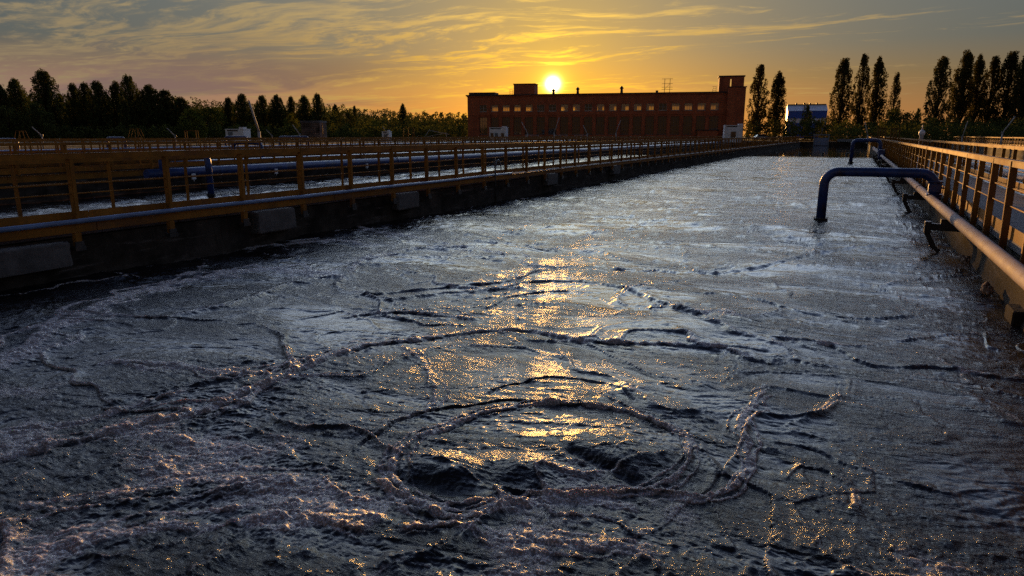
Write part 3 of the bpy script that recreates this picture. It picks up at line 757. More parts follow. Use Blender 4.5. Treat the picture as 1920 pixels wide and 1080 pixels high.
# float posts across the far part
for k, X in enumerate((-8.45, -6.0, -3.48, -.91)):
    mb = MB(); mb.tube([(0, 0, -.4), (0, 0, .30)], .12, 10); mb.tube([(0, 0, .30), (0, 0, .36)], .15, 10)
    o = mb.build('float_post', M['dark']); o.location = (X, 89.5 + .4*k, 0)
    tag(o, ['dark stub of a post in the far water, nearest the left wall', 'dark stub of a post in the far water, second from the left wall', 'dark stub of a post in the far water, third from the left wall', 'dark stub of a post in the far water, nearest the arched pipe'][k], 'post', 'post stubs across the far water')
for k, yy in enumerate((20.3, 25.0, 32.0, 42.0)):
    mb = MB(); mb.box(-.03, .03, -.10, .10, -.14, .10, ch=.01); mb.bar((0, 0, -.14), (0, 0, -.24), .012)
    o = mb.build('tag_plate', M['white']); o.location = (-25.10, yy, .70); tag(o, 'small white plate hanging on the thick blue pipe seen through the left railing', 'plate', 'white plates on the thick blue pipe')

# ------------------------------------------------------------------ the brick pump hall
BX0, BY0 = -107.5, 187.0
BX1, BY1 = -29.8, 204.6
bdir = Vector((BX1-BX0, BY1-BY0, 0)); BL = bdir.length; brz = math.atan2(bdir.y, bdir.x)
hall = empty('brick_hall', (BX0, BY0, 0), 'long red brick hall with two rows of windows and roof turrets below the sun', 'building', rz=brz)
BZ, BD = 13.6, 15.0
NW = 20; bay = (BL-8.6)/(NW); wx0 = 3.2
ups = [(wx0 + bay*i + bay*.5-1.08, wx0 + bay*i + bay*.5+1.08) for i in range(NW)]
def facade(openings_rows, L, y0, y1, ztop, zb):
    """wall of piers and bands round real openings; rows: (z0, z1, [(x0,x1)...])"""
    mb = MB(); z = zb
    for (z0, z1, ops) in openings_rows:
        if z0 > z: mb.box(0, L, y0, y1, z, z0)
        x = 0
        for (a, b) in ops: mb.box(x, a, y0, y1, z0, z1); x = b
        mb.box(x, L, y0, y1, z0, z1); z = z1
    mb.box(0, L, y0, y1, z, ztop); return mb
LOW = (2.6, 7.6); UP = (9.3, 11.2)
lows = [(a-.12, b+.12) for a, b in ups]
fb = facade([(LOW[0], LOW[1], lows), (UP[0], UP[1], ups)], BL, 0, .5, BZ, .5)
for i in range(NW+1):
    x = wx0 + bay*i; fb.box(x-.42, x+.42, -.14, -.002, .5, 8.1)
fb.box(.0, BL, -.16, -.003, 8.12, 8.34)
fb.box(-.15, BL+.15, -.35, .6, BZ, BZ+.28)
back = facade([(8.9, 11.0, ups)], BL, BD-.5, BD, BZ, .5)
k = len(fb.v); fb.f += [tuple(i+k for i in f) for f in back.f]; fb.v += back.v; fb.sm += back.sm
fb.box(0, .5, .5, BD-.5, .5, BZ); fb.box(BL-.5, BL, .5, BD-.5, .5, BZ)
fb.build('wall', M['brick'], hall)
rf = MB(); rf.box(-.4, BL+.4, -.6, BD+.4, BZ+.285, BZ+.62, ch=.05); rf.box(.4, 8.5, .2, 5, BZ+.625, BZ+1.35, ch=.04); rf.build('roof', M['roof'], hall)
def window(x0, x1, z0, z1, y, nx, nz, fm, pm_, parent, fr=.11, half=False):
    f = MB()
    f.box(x0, x1, y, y+.10, z1-fr, z1); f.box(x0, x1, y, y+.10, z0, z0+fr); f.box(x0, x0+fr, y, y+.10, z0+fr, z1-fr); f.box(x1-fr, x1, y, y+.10, z0+fr, z1-fr)
    for i in range(1, nx): xx = x0+(x1-x0)*i/nx; f.box(xx-fr*.4, xx+fr*.4, y+.01, y+.09, z0+fr, z1-fr)
    for j in range(1, nz): zz = z0+(z1-z0)*j/nz; f.box(x0+fr, x1-fr, y+.02, y+.08, zz-fr*.35, zz+fr*.35)
    f.box(x0-.12, x1+.12, y-.36, y-.17+.05, z0-.12, z0-.005)
    o = f.build('window', fm, parent)
    if pm_ is not None:
        p = MB(); p.box(x0+fr, x1-fr, y+.045, y+.055, z0+fr, z1-fr); p.build('pane', pm_, o)
    return o
rw = random.Random(3)
for i in range(NW):
    a, b = ups[i]; window(a, b, UP[0], UP[1], .25, 3 if i % 3 else 2, 2, M['trim'], M['pane'] if rw.random() > .25 else M['paned'], hall)
    a, b = lows[i]; window(a, b, LOW[0], LOW[1], .25, 3, 4, M['dframe'], M['paned'] if i else M['pane'], hall)
# turrets
t = MB(); t.box(14.0, 20.4, 2.0, 7.0, BZ+.63, BZ+3.6); t.build('stair_turret', M['brick'], hall)
t = MB(); t.box(13.8, 20.6, 1.8, 7.2, BZ+3.61, BZ+3.85, ch=.03); t.build('turret_roof', M['roof'], hall)
T0, T1 = BL-6.3, BL+.35
t = MB()
t.box(T0, T0+2.95, 1.0, 1.35, BZ+.63, BZ+4.6); t.box(T0+3.3, T1, 1.0, 1.35, BZ+.63, BZ+4.6); t.box(T0+2.95, T0+3.3, 1.0, 1.35, BZ+.63, BZ+1.9); t.box(T0+2.95, T0+3.3, 1.0, 1.35, BZ+4.0, BZ+4.6)
t.box(T0, T0+2.95, 5.65, 6.0, BZ+.63, BZ+4.6); t.box(T0+3.9, T1, 5.65, 6.0, BZ+.63, BZ+4.6)
t.box(T0, T0+.35, 1.35, 5.65, BZ+.63, BZ+4.6); t.box(T1-.35, T1, 1.35, 5.65, BZ+.63, BZ+4.6)
t.box(BL-3.9, BL+.8, -1.6, -.4, .5, BZ+1.6)
t.build('tower', M['brick'], hall)
t = MB(); t.box(T0-.25, T1+.25, .75, 6.25, BZ+4.605, BZ+4.95, ch=.04); t.box(BL-4.1, BL+1.0, -1.8, -.62, BZ+1.605, BZ+1.85); t.build('tower_roof', M['roof'], hall)
for (x, h_) in ((26.0, 1.7), (33.3, 2.1), (46.2, 2.2)):
    v = MB(); v.tube([(x, 3, BZ+.6), (x, 3, BZ+.6+h_*.62)], [.42, .36], 10); v.tube([(x, 3, BZ+.6+h_*.62), (x, 3, BZ+.6+h_*.66), (x, 3, BZ+.6+h_*.8), (x, 3, BZ+.6+h_)], [.5, .62, .45, .06], 10)
    v.build('roof_vent', M['dark'], hall)
v = MB(); v.box(56.0, 56.7, 2, 2.6, BZ+.6, BZ+1.3); v.build('roof_vent', M['dark'], hall)
a = MB()
for (x, y) in ((58.4, 3), (59.9, 3), (58.4, 4.4), (59.9, 4.4)): a.bar((x, y, BZ+.6), (x, y, BZ+4.6), .06)
for zz in (1.6, 2.2, 3.2, 4.5):
    a.bar((57.6, 3, BZ+zz), (60.7, 3, BZ+zz), .05); a.bar((58.4, 2.4, BZ+zz), (58.4, 5, BZ+zz), .05)
a.bar((58.4, 3, BZ+1.6), (59.9, 3, BZ+3.2), .04)
a.build('antenna_frame', M['dark'], hall)
for (x, s_) in ((13.0, 1), (T0-1.6, 1)):
    a = MB()
    for dx in (0, .9): a.bar((x+dx, 1.2, BZ+.6), (x+dx, 1.2, BZ+2.1), .05)
    for zz in (1.0, 1.5, 2.05): a.bar((x, 1.2, BZ+zz), (x+.9, 1.2, BZ+zz), .04)
    a.build('roof_ladder', M['dark'], hall)
v = MB(); v.box(BL-11.5, BL-6.0, -2.6, -.4, .5, 3.6); v.build('porch', M['brick'], hall)
v = MB(); v.box(BL-11.8, BL-5.7, -2.9, -.2, 3.605, 3.85); v.build('porch_roof', M['roof'], hall)

# ------------------------------------------------------------------ small white huts
def hut(label, px, dep, w_, d_, h_, door=None, wins=(), rz=0, zb=GZ):
    x, y = polar(px, dep); r = empty('hut', (x, y, zb), label, 'hut', rz=YAW*.6+rz)
    w = MB(); w.box(-w_/2, w_/2, 0, d_, 0, h_, ch=.02); w.box(-w_/2+.0, -w_/2+.3, -.02, -.003, 0, h_-.1); w.build('wall', M['white'], r)
    q = MB(); q.box(-w_/2-.06, w_/2+.06, -.08, d_+.08, h_+.003, h_+.12, ch=.01); q.box(w_/2-w_*.25, w_/2-.02, .1, d_*.5, h_+.125, h_+.42); q.build('roof', M['white'], r)
    q = MB(); q.box(-w_/2+.2, w_/2-w_*.3, -.012, -.004, h_-.28, h_-.05); q.build('dark_fascia', M['dark'], r)
    if door:
        f = MB(); f.box(door, door+.85, -.03, -.004, .02, 2.0); dd = f.build('door', M['grey'], r)
        f = MB(); f.bar((door+.72, -.07, 1.0), (door+.72, -.03, 1.0), .02); f.build('handle', M['dark'], dd)
    for (a, b, z0, z1) in wins:
        f = MB(); f.box(a-.1, b+.1, -.045, -.004, z0-.1, z0-.002); f.box(a-.1, b+.1, -.045, -.004, z1+.002, z1+.1); f.box(a-.1, a-.002, -.045, -.004, z0, z1); f.box(b+.002, b+.1, -.045, -.004, z0, z1)
        o = f.build('window', M['trim'], r); f = MB(); f.box(a, b, -.02, -.004, z0, z1); f.build('pane', M['glassd'], o)
    return r
hut('white hut with one dark window beside the right end of the brick hall', 1375, 146, 3.6, 2.6, 3.35, None, ((-.45, .45, .95, 2.1),))
hut('white hut with door and two windows before the left end of the hall', 933, 176, 4.2, 3, 3.2, -.75, ((-1.75, -1.1, .9, 1.9), (.95, 1.6, .9, 1.9)))
hut('small white hut with an open doorway in front of the dark trees on the left', 440, 118, 3.3, 2.2, 2.35, -1.2, ())
hut('tiny grey-white booth between the patterned tower and the brick hall', 723, 150, 1.6, 1.6, 2.1, None, ((-.3, .3, 1.1, 1.6),))

# cooling tower with crossed timber cladding
x, y = polar(583, 150)
tw = empty('cooling_tower', (x, y, GZ), 'square grey-brown cooling tower with zigzag timber cladding in front of the trees', 'tower', rz=YAW*.7)
b = MB(); b.box(-2.1, 2.1, 0, 3.6, 0, 4.0)
for j in range(9):
    zz = .25+.42*j
    for i in range(8):
        xx = -2.1+.525*i; b.beam((xx, -.06, zz), (xx+.2625, -.14, zz+.2), .05, .09); b.beam((xx+.2625, -.14, zz+.2), (xx+.525, -.06, zz), .05, .09)
b.build('cladding', M['towerblk'], tw)
b = MB(); b.box(-2.2, 2.2, -.2, 3.7, 4.003, 4.45, ch=.03); b.build('top_frame', M['deck'], tw)
b = MB()
for j in range(8): b.beam((2.45, .2, .3+.45*j), (2.75, 1.1, .62+.45*j), .12, .08)
b.bar((2.6, .2, 0), (2.6, .2, 4), .06); b.build('side_ladder', M['ochre'], tw)

# slanted poles
def slant(px, dep, ytop, pxt, ybase, r, lb, m='wsteel', grp='slanted poles standing round the basins'):
    x, y = polar(px, dep); zb = GZ; z0 = max(zat(ybase, dep), zb+.8); z1 = zat(ytop, dep); dx = (pxt-px)/1312*dep
    o = empty('slanted_pole', (x, y, zb), lb, 'pole', grp)
    b = MB(); b.tube([(0, 0, 0), (0, 0, z0-zb)], r*1.3, 8); b.box(-r*3, r*3, -r*3, r*3, 0, .04); b.build('base', M['wsteel'], o)
    e = (RGT[0]*dx, RGT[1]*dx, z1-zb)
    MB().tube([(0, 0, z0-zb), tuple(c*.5 + (z0-zb)*(.5 if i == 2 else 0) for i, c in enumerate(e)), e], [r, r*.9, r*.75], 8).build('arm', M[m], o)
    b = MB(); b.box(-.12, .12, -.08, .08, z0-zb-.1, z0-zb+.12, ch=.02); b.build('pivot', M['grey'], o)
for a in ((78, 66, 238, 62, 254, .05, 'thin white pole leaning left, leftmost of the slanted poles'),
          (328, 74, 240, 314, 255, .05, 'thin white pole leaning left above the rails between the two ochre stiles'),
          (486, 84, 190, 472, 247, .13, 'tall thick pale pole leaning left in front of the dark trees'),
          (510, 96, 243, 500, 255, .04, 'short thin pole leaning left just beside the tall thick pale pole'),
          (562, 90, 234, 550, 252, .06, 'thin white pole leaning left in front of the patterned cooling tower'),
          (727, 128, 237, 718, 252, .06, 'thin white pole leaning left before the tiny booth'),
          (989, 130, 229, 978, 250, .08, 'white pole leaning left before the left part of the brick hall'),
          (1039, 130, 221, 1048, 249, .08, 'white pole leaning right below the sun, before the brick hall'),
          (1101, 134, 235, 1093, 251, .08, 'white pole leaning left before the middle of the brick hall'),
          (1155, 136, 225, 1163, 249, .08, 'white pole leaning right before the middle of the brick hall'),
          (1627, 120, 229, 1619, 253, .08, 'grey pole leaning left between the poplars and the second arched pipe'),
          (1805, 90, 227, 1811, 256, .05, 'grey pole leaning slightly right under the right poplars'),
          (1879, 78, 219, 1898, 249, .07, 'pale pole leaning right at the right edge under the poplars')):
    slant(*a)
# ochre stiles: trapezoid frames that carry steps over the pipes
def stile(px, dep, w_, h_, lb, kind=0):
    x, y = polar(px, dep); o = empty('stile', (x, y, 1.0), lb, 'stile', None, rz=YAW)
    b = MB()
    for yy in (0, .5):
        if kind == 0:
            b.bar((-w_*.62, yy, 0), (-w_*.2, yy, h_), .024); b.bar((w_*.62, yy, 0), (w_*.2, yy, h_), .024); b.bar((-w_*.2, yy, h_), (w_*.2, yy, h_), .03)
            b.bar((.04*w_, yy, 0), (.04*w_, yy, h_), .022); b.bar((-w_*.4, yy, h_*.5), (w_*.4, yy, h_*.5), .02)
        elif kind == 1:
            for s in (-1, 0, 1): b.bar((s*w_*.34, yy, 0), (s*w_*.34+.25*w_*.5, yy, h_), .05); 
            b.bar((w_*.17, yy, h_), (w_*.47, yy, h_), .05); b.bar((w_*.47, yy, h_), (w_*.6, yy, 0), .05); b.bar((-w_*.2, yy, h_), (w_*.1, yy, h_), .05)
        else:
            b.bar((-w_/2, yy, 0), (-w_/2, yy, h_), .05); b.bar((w_/2, yy, 0), (w_/2, yy, h_), .05); b.bar((-w_/2, yy, h_), (w_/2, yy, h_), .05)
    b.build('frame', M['ochre_shade'], o)
    b = MB(); b.box(-w_*.2, w_*.2, .05, .75, h_*.55, h_*.58); b.build('step', M['beam'], o)
stile(36, 62, 1.3, 1.75, 'ochre stile with sloping legs above the rails at the far left')
stile(252, 66, 1.7, 1.95, 'ochre stile with sloping legs between the two thin leaning poles')
stile(357, 76, 1.2, 1.85, 'small square ochre frame above the rails before the yellow-green trees', 2)
stile(763, 130, 2.6, 2.7, 'ochre frames standing on the ground left of the brick hall', 1)
stile(1655, 74, .55, 2.1, 'narrow ochre gate frame at the start of the right walkway, left one', 2)
stile(1681, 64, .5, 2.0, 'narrow ochre gate frame at the start of the right walkway, right one', 2)
# truss lying by the hall
x, y = polar(805, 140); o = empty('steel_truss', (x, y, 1.0), 'pale low steel truss lying on the ground left of the brick hall', 'truss', rz=YAW)
b = MB(); b.bar((-3, 0, .9), (4, 0, .9), .06); b.bar((-1, 0, .95), (0, 0, 2.3), .06); b.bar((0, 0, 2.3), (4, 0, 1.5), .06); b.bar((-1, 0, .95), (3.5, 0, 1.8), .04); b.bar((-2.6, 0, 0), (-2.6, 0, .9), .06); b.bar((3.4, 0, 0), (3.4, 0, 1.6), .06); b.build('frame', M['wsteel'], o)
# low pale kerb rails under the poles in front of the hall
for k, (pa, lb) in enumerate(((997, 'low pale rail under the leftmost pole before the brick hall'), (1051, 'low pale rail under the pole below the sun'), (1090, 'low pale rail under the pole at the middle of the brick hall'))):
    x, y = polar(pa, 131); o = empty('low_rail', (x, y, 1.0), lb, 'rail', None, rz=YAW)
    b = MB(); b.bar((-1.3, 0, 1.35), (1.3, 0, 1.35), .05)
    for s in (-1.2, 0, 1.2): b.bar((s, 0, 0), (s, 0, 1.35), .04)
    b.build('frame', M['wsteel'], o)
# sluice gate at the far end
g = empty('sluice_gate', (-7.2, 171.6, 0), 'grey steel sluice gate at the far end of the main basin', 'gate')
b = MB(); b.box(-1.6, -1.4, -.15, .15, -.2, 2.3); b.box(1.4, 1.6, -.15, .15, -.2, 2.3); b.box(-1.7, 1.7, -.2, .2, 2.303, 2.55); b.build('frame', M['grey'], g)
b = MB(); b.box(-1.39, 1.39, -.05, .05, .1, 1.75)
for zz in (.4, .8, 1.2, 1.6): b.box(-1.39, 1.39, -.09, -.052, zz-.05, zz+.05)
b.build('gate_leaf', M['mauveblue'], g)
b = MB(); b.bar((0, 0, 2.55), (0, 0, 3.9), .06); b.build('spindle', M['grey'], g)
o = MB(); o.box(-3.6, 4.2, -.2, .3, 0, .55, ch=.03); o = o.build('parapet', M['grey']); o.location = (-.4, 173.6, .95); tag(o, 'low grey parapet to the right of the sluice gate', 'wall')
# blue and white hall behind the poplars
x, y = polar(1510, 330); bh = empty('storage_hall', (x, y, GZ), 'blue and white metal-clad hall far off between the poplars', 'building', rz=YAW*.3)
b = MB(); b.box(-8.5, 8.5, 0, 14, 0, 7.0); b.build('lower_wall', M['cblue'], bh)
b = MB(); b.box(-8.52, 8.52, -.05, 14, 7.003, 9.0); b.build('white_band', M['cwhite'], bh)
b = MB(); b.box(-8.55, 8.55, -.08, 14, 9.003, 12.5); b.build('blue_band', M['cblue'], bh)
b = MB(); b.add([(-8.7, -.3, 12.51), (8.7, -.3, 12.51), (8.7, 7, 15.4), (-8.7, 7, 15.4), (-8.7, 14, 12.51), (8.7, 14, 12.51)], [(0, 1, 2, 3), (3, 2, 5, 4), (0, 3, 4), (1, 5, 2)]); b.build('roof', M['cwhite'], bh)
b = MB(); b.box(-8.5, 8.5, 6.6, 7.4, 15.41, 15.8)
for q in (-5, -1.5, 1, 4): b.box(q, q+.7, 6.7, 7.3, 15.81, 16.4)
b.build('roof_vent', M['dark'], bh)
# car
x, y = polar(1428, 215)
car = empty('parked_car', (x, y, GZ), 'pale blue-white car parked under the poplars right of the brick hall', 'car', rz=YAW)
def prism(prof, y0, y1):
    b = MB(); n = len(prof); vs = [(p[0], y0, p[1]) for p in prof] + [(p[0], y1, p[1]) for p in prof]
    b.add(vs, [tuple(range(n)), tuple(range(2*n-1, n-1, -1))] + [(i, i+n, (i+1) % n+n, (i+1) % n) for i in range(n)]); return b
prism([(-2.1, .35), (2.1, .35), (2.15, .8), (1.5, 1.0), (-1.9, 1.05), (-2.15, .8)], -.85, .85).build('body', M['carw'], car)
prism([(-1.7, 1.04), (1.2, .98), (.55, 1.55), (-1.3, 1.58)], -.75, .75).build('cabin', M['glassd'], car)
prism([(-1.35, 1.585), (.6, 1.555), (.5, 1.62), (-1.25, 1.64)], -.74, .74).build('car_roof', M['carw'], car)
for sx in (-1.3, 1.35):
    for sy in (-.82, .66):
        b = MB(); b.tube([(sx, sy, .34), (sx, sy+.18, .34)], .34, 14); b.build('wheel', M['tyre'], car)
# white hood beyond the right walkway
x, y = polar(1728, 110); o = empty('vent_hood', (x, y, GZ), 'small whitish vent hood standing before the bushes on the right', 'vent')
MB().tube([(0, 0, 0), (0, 0, 1.4), (0, 0, 1.5), (0, 0, 2.0), (0, 0, 2.3)], [.28, .28, .45, .42, .1], 12).build('body', M['white'], o)
MB().tube([(0, 0, 2.3), (0, 0, 3.0)], [.08, .06], 8).build('stack', M['white'], o)

# ------------------------------------------------------------------ trees
def leaf_cloud(mb, centre, rad, n, size, rnd, up=.4, squash=(1, 1, 1)):
    for _ in range(n):
        while True:
            p = Vector((rnd.uniform(-1, 1), rnd.uniform(-1, 1), rnd.uniform(-1, 1)))
            if p.length < 1: break
        p = Vector((p.x*squash[0], p.y*squash[1], p.z*squash[2]))*rad + Vector(centre)
        nn = Vector((rnd.gauss(0, 1), rnd.gauss(0, 1), rnd.gauss(0, 1)*.6+up)).normalized()
        a = nn.orthogonal().normalized(); a.rotate(Matrix.Rotation(rnd.uniform(0, 6.3), 3, nn)); b = nn.cross(a)
        s_ = size*rnd.uniform(.6, 1.3)
        mb.add([p-a*s_*.5, p+b*s_*.32, p+a*s_*.5, p-b*s_*.32], [(0, 1, 2, 3)])
def poplar_mesh(seed, h=25.0, w=5.2, dens=1.0, lean=0.0, lowbare=.07, blunt=False):
    rnd = random.Random(seed); crown = MB(); trunk = MB()
    trunk.tube([(0, 0, -.2), (.1*rnd.random(), 0, h*.3), (lean*.5, .1, h*.6), (lean, 0, h*.93)], [.42, .32, .2, .04], 8)
    for i in range(int(175*dens)):
        t = rnd.uniform(lowbare, .97)**.85; env = (1-max(0, (t-.35)/.66)**2.3)**.8*min(1, .5+t*2)
        a = rnd.uniform(0, 6.283); rr = w*.5*env*math.sqrt(rnd.uniform(.02, 1.0))
        c = (lean*t+rr*math.cos(a), rr*math.sin(a), h*t)
        b0 = (lean*t, 0, max(.5, h*t-rr*2.2-1))
        trunk.tube([b0, (c[0]*.7+b0[0]*.3, c[1]*.7, h*t-rr*.6), c], [.09, .06, .02], 5)
        leaf_cloud(crown, c, rnd.uniform(.55, 1.05), int(34*rnd.uniform(.6, 1.3)), .56, rnd, squash=(.75, .75, 1.7))
    for i in range(6):   # feathery tip shoots
        c = (lean+rnd.uniform(-1, 1)*w*.17, rnd.uniform(-.8, .8), h*rnd.uniform(.92, .99)); leaf_cloud(crown, c, .6, 18, .4, rnd, squash=(.6, .6, 1.6))
    return crown, trunk
def round_mesh(seed, h=9.0, w=8.0, n=46, ls=.6, per=34):
    rnd = random.Random(seed); crown = MB(); trunk = MB(); trunk.tube([(0, 0, -.2), (.1, 0, h*.35), (0, .1, h*.7)], [.3, .22, .08], 7)
    for i in range(n):
        a = rnd.uniform(0, 6.283); u = rnd.uniform(-.85, 1); rr = math.sqrt(max(0, 1-u*u))*w*.5*rnd.uniform(.5, 1)
        c = (rr*math.cos(a), rr*math.sin(a), h*.5+u*h*.42); trunk.bar((0, 0, h*.35), c, .03, 5)
        leaf_cloud(crown, c, rnd.uniform(.8, 1.3)*h/9, int(per*rnd.uniform(.7, 1.3)), ls, rnd)
    return crown, trunk
LIB = {}
def tree(kind, px, ytop, dep, label, cat, group, m='leaf', wscale=1.0, base_h=25.0, rz=None, name='poplar_tree', zb=None):
    x, y = polar(px, dep); zb = GZ if zb is None else zb
    hgt = zat(ytop, dep) - zb; s = hgt/base_h
    o = empty(name, (x, y, zb), label, cat, group); o.rotation_euler = (0, 0, rz if rz is not None else random.uniform(0, 6.28))
    key = kind + m
    if key not in LIB:
        c, t = KINDS[kind](); c = c.build('crown', M[m], o); t = t.build('trunk', M['bark'], o); LIB[key] = (c, t)
    else:
        c = dupo(LIB[key][0], o); t = dupo(LIB[key][1], o)
    o.scale = (s*wscale, s*wscale, s)
    return o
KINDS = {
 'p0': lambda: poplar_mesh(1, w=6.8), 'p1': lambda: poplar_mesh(2, w=6.4, lean=.5), 'p2': lambda: poplar_mesh(3, w=7.4, dens=1.15),
 'p3': lambda: poplar_mesh(4, w=4.6, dens=.6), 'p4': lambda: poplar_mesh(5, w=7.4, dens=1.7, lowbare=.03),
 'd0': lambda: poplar_mesh(11, w=12, dens=2.1, lowbare=.03, blunt=True), 'd1': lambda: poplar_mesh(12, w=11, dens=1.9, lean=-.6, lowbare=.03, blunt=True),
 'r0': lambda: round_mesh(21), 'r1': lambda: round_mesh(22, w=9.5), 'b0': lambda: round_mesh(31, h=9, w=12, n=44),
}
GR = 'tall poplars standing on the right'
for a in (('p0', 1417, 125, 232, 'tall poplar just right of the brick hall', .98), ('p1', 1453, 138, 236, 'shorter poplar second from the brick hall', 1.1),
          ('p2', 1571, 114, 236, 'broad poplar, left one of the three beside the blue and white hall', .95), ('p0', 1606, 106, 238, 'tallest poplar, middle of the three beside the blue and white hall', .72), ('p1', 1638, 111, 238, 'poplar on the right of the three beside the blue and white hall', .92),
          ('p3', 1669, 140, 250, 'thin see-through poplar standing alone', .92),
          ('p2', 1751, 111, 226, 'broad poplar at the left end of the dense row at right', 1.0), ('p4', 1793, 100, 232, 'tallest dense poplar in the row at right, second from its left end', .85), ('p1', 1822, 107, 236, 'slim poplar in the row at right, third from its left end', .9),
          ('p0', 1846, 110, 236, 'poplar in the row at right, fourth from its left end', .95), ('p2', 1877, 102, 230, 'poplar in the row at right, second from the picture edge', 1.0), ('p4', 1909, 100, 222, 'dark poplar in the row at right, cut by the picture edge', 1.0), ('p4', 1945, 104, 224, 'dark poplar just outside the row at right', .95)):
    tree(a[0], a[1], a[2], a[3], a[4], 'tree', GR, 'leaf', a[5])
tree('p3', 1717, 204, 300, 'small conical tree on the horizon between the lone poplar and the row', 'tree', None, 'leafd', 1.3)
GL = 'dark poplars in the row on the left'
for (k, px, yt, dep, ws, lb) in (('d1', 8, 160, 205, .8, 'dark poplar at the left picture edge'), ('d0', 42, 151, 210, .75, 'dark poplar second from the left picture edge'), ('d1', 97, 135, 205, .9, 'tallest dark poplar on the left, pointed crown'),
        ('d0', 148, 159, 214, .6, 'narrow dark poplar right of the tallest one'), ('d1', 170, 157, 210, .7, 'dark poplar left one of the pair with touching crowns'), ('d0', 193, 155, 208, .8, 'dark poplar right one of the pair with touching crowns'),
        ('d0', 228, 156, 212, .7, 'dark poplar left of the ragged peak'), ('d1', 254, 144, 208, .75, 'dark poplar with the ragged peak in the left row'), ('d0', 288, 162, 208, 1.0, 'broad dark poplar right of the ragged peak'), ('d1', 318, 170, 212, 1.05, 'broad dark poplar on the shoulder of the left row'),
        ('d0', 345, 184, 216, 1.0, 'low dark poplar ending the left row'), ('d1', 432, 184, 240, .75, 'dark poplar left of the tall pale pole'), ('d0', 459, 178, 236, .85, 'dark poplar behind the tall pale pole'), ('d1', 494, 180, 240, .8, 'dark poplar just right of the tall pale pole'),
        ('d0', 523, 180, 240, .85, 'dark poplar second right of the tall pale pole'), ('d1', 549, 182, 250, .6, 'narrow dark poplar left of the cooling tower'), ('d0', 574, 181, 246, .75, 'dark poplar directly behind the cooling tower'), ('d1', 600, 177, 242, .7, 'pointed dark poplar behind the right side of the cooling tower'),
        ('d0', 631, 197, 262, .6, 'short dark poplar right of the cooling tower'), ('d1', 667, 199, 300, .4, 'thin small poplar on the skyline left of the hall'), ('d0', 757, 196, 262, .55, 'lone small poplar rising above the skyline left of the hall')):
    tree(k, px, yt, dep, lb, 'tree', GL, 'leafd', ws*1.25)
for (px, yt, dep, k, m_, ws, lb) in ((20, 200, 186, 'r1', 'leafd', 1.0, 'low round tree at the left edge'), (75, 196, 188, 'r0', 'leafd', .9, 'round tree under the tallest dark poplar'),
        (360, 205, 190, 'r0', 'leafy', .9, 'yellow-green round tree left of the small white hut'), (392, 199, 196, 'r1', 'leafy', .9, 'larger yellow-green round tree behind the small white hut'), (375, 222, 160, 'r0', 'leafy', .8, 'low yellow-green bush left of the small white hut'),
        (650, 207, 220, 'r1', 'leafd', .8, 'dark round tree right of the cooling tower'), (548, 214, 205, 'r0', 'leafy', .7, 'small yellow-green tree left of the cooling tower'), (700, 225, 225, 'b0', 'leafy', .9, 'yellow-green bush behind the tiny booth'), (612, 218, 225, 'r0', 'leafd', .8, 'dark low tree touching the cooling tower')):
    tree(k, px, yt, dep, lb, 'tree', 'round trees in front of the left row', m_, ws, 9.0, name='round_tree')
tree('r0', 1508, 196, 214, 'dark bush rising in front of the blue and white hall', 'tree', None, 'leafd', .38, 9.0, name='round_tree')
# hedge of bushes beneath the right poplars and left of the hall: one continuous tangle
def hedge(name, label, spans, m, seed):
    rnd = random.Random(seed); mb = MB()
    for (pa, pb, dep, yt, step, ls) in spans:
        px = pa
        while px < pb:
            dd = dep+rnd.uniform(-6, 6); x, y = polar(px, dd); ht = (zat(yt, dd)-GZ)*rnd.uniform(.72, 1.08)
            nb = max(3, int(ht*1.6))
            for i in range(nb):
                c = (x+rnd.uniform(-1.3, 1.3), y+rnd.uniform(-1.5, 1.5), GZ+ht*(i+.4)/nb)
                leaf_cloud(mb, c, rnd.uniform(.8, 1.3), 22, ls, rnd)
            px += step
    o = mb.build(name, m); o['kind'] = 'stuff'; o['label'] = label; o['category'] = 'bushes'
hedge('bushes', 'dark tangle of bushes below the poplars on the right', [(1398, 1480, 225, 226, 5, .6), (1478, 1560, 205, 222, 5, .55), (1540, 1700, 215, 229, 5, .6), (1655, 1720, 240, 208, 4.5, .6), (1690, 1960, 200, 226, 5, .6), (1560, 1960, 175, 234, 6, .5)], M['leafd'], 5)
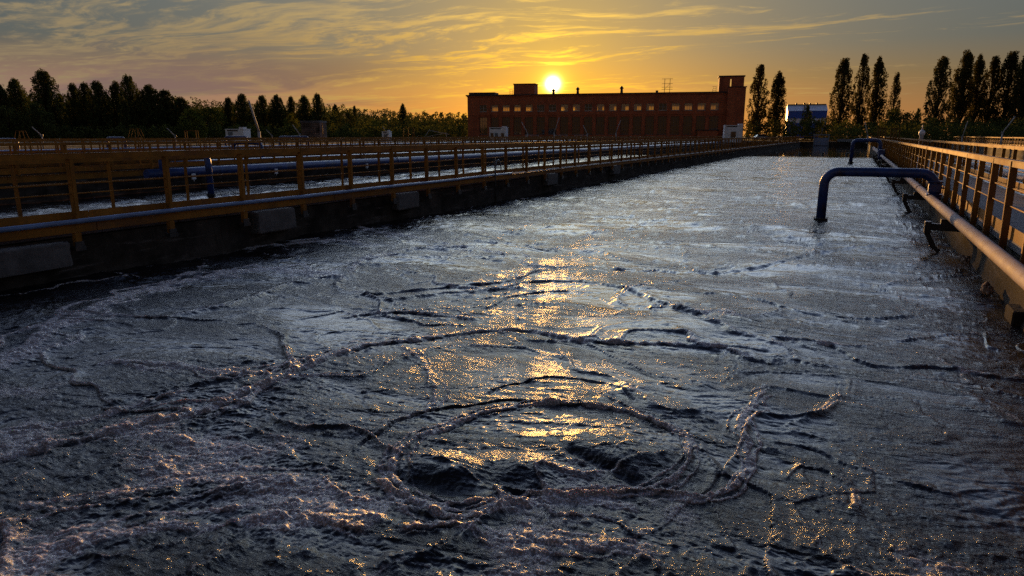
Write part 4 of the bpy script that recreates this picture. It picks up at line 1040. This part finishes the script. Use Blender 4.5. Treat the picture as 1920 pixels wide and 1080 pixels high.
hedge('undergrowth', 'low dark undergrowth in front of the forest on the left', [(-30, 345, 222, 186, 6, .65), (345, 640, 250, 204, 7, .65), (-30, 860, 190, 236, 7, .6), (600, 880, 262, 220, 5, .6), (620, 880, 240, 228, 6, .6)], M['leafd'], 6)
# forest on the far hillside
def forest():
    rnd = random.Random(9); mb = MB()
    tops = [(-40, 175), (100, 178), (200, 180), (340, 186), (380, 190), (430, 193), (520, 197), (600, 199), (640, 202), (700, 207), (760, 211), (880, 215)]
    def top(px):
        for (a, b) in zip(tops, tops[1:]):
            if a[0] <= px <= b[0]: return a[1]+(b[1]-a[1])*(px-a[0])/(b[0]-a[0])
        return 215
    for row in range(4):
        dep = 300 + row*34; px = -40
        while px < 890:
            d2 = dep+rnd.uniform(-14, 14); x, y = polar(px, d2); yt = top(px) + (3-row)*9 + rnd.uniform(-2.5, 4)
            if rnd.random() < .12: yt -= 4
            ht = zat(yt, d2)-GZ; pointed = rnd.random() < .55; rw_ = rnd.uniform(1.6, 2.8)
            for i in range(13):
                t = rnd.uniform(.35, 1) if i else 1.0
                rr = rw_*((1-t)*1.5+.08 if pointed else math.sqrt(max(0, 1-((t-.7)/.32)**2)))
                a = rnd.uniform(0, 6.283)
                leaf_cloud(mb, (x+rr*math.cos(a), y+rr*math.sin(a), GZ+ht*t-.6), rnd.uniform(.9, 1.4), 13, .95, rnd)
            px += rnd.uniform(4, 7)
    o = mb.build('forest', M['leafd']); o['kind'] = 'stuff'; o['label'] = 'far-off dark forest along the skyline on the left'
forest()
def hill():
    mb = MB(); n = 40
    vs = []; 
    for i in range(n+1):
        px = -260 + 1180*i/n
        for (dep, f) in ((285, 0), (330, .35), (400, .75), (470, 1.0), (640, 1.0), (900, .2)):
            x, y = polar(px, dep); vs.append((x, y, GZ + 8*f*max(.15, min(1, (900-px)/700)) + .5*math.sin(i*1.7+dep)))
    fs = [(i*6+j, (i+1)*6+j, (i+1)*6+j+1, i*6+j+1) for i in range(n) for j in range(5)]
    mb.add(vs, fs, True); tag(mb.build('hills', M['earth']), kind='structure')
hill()
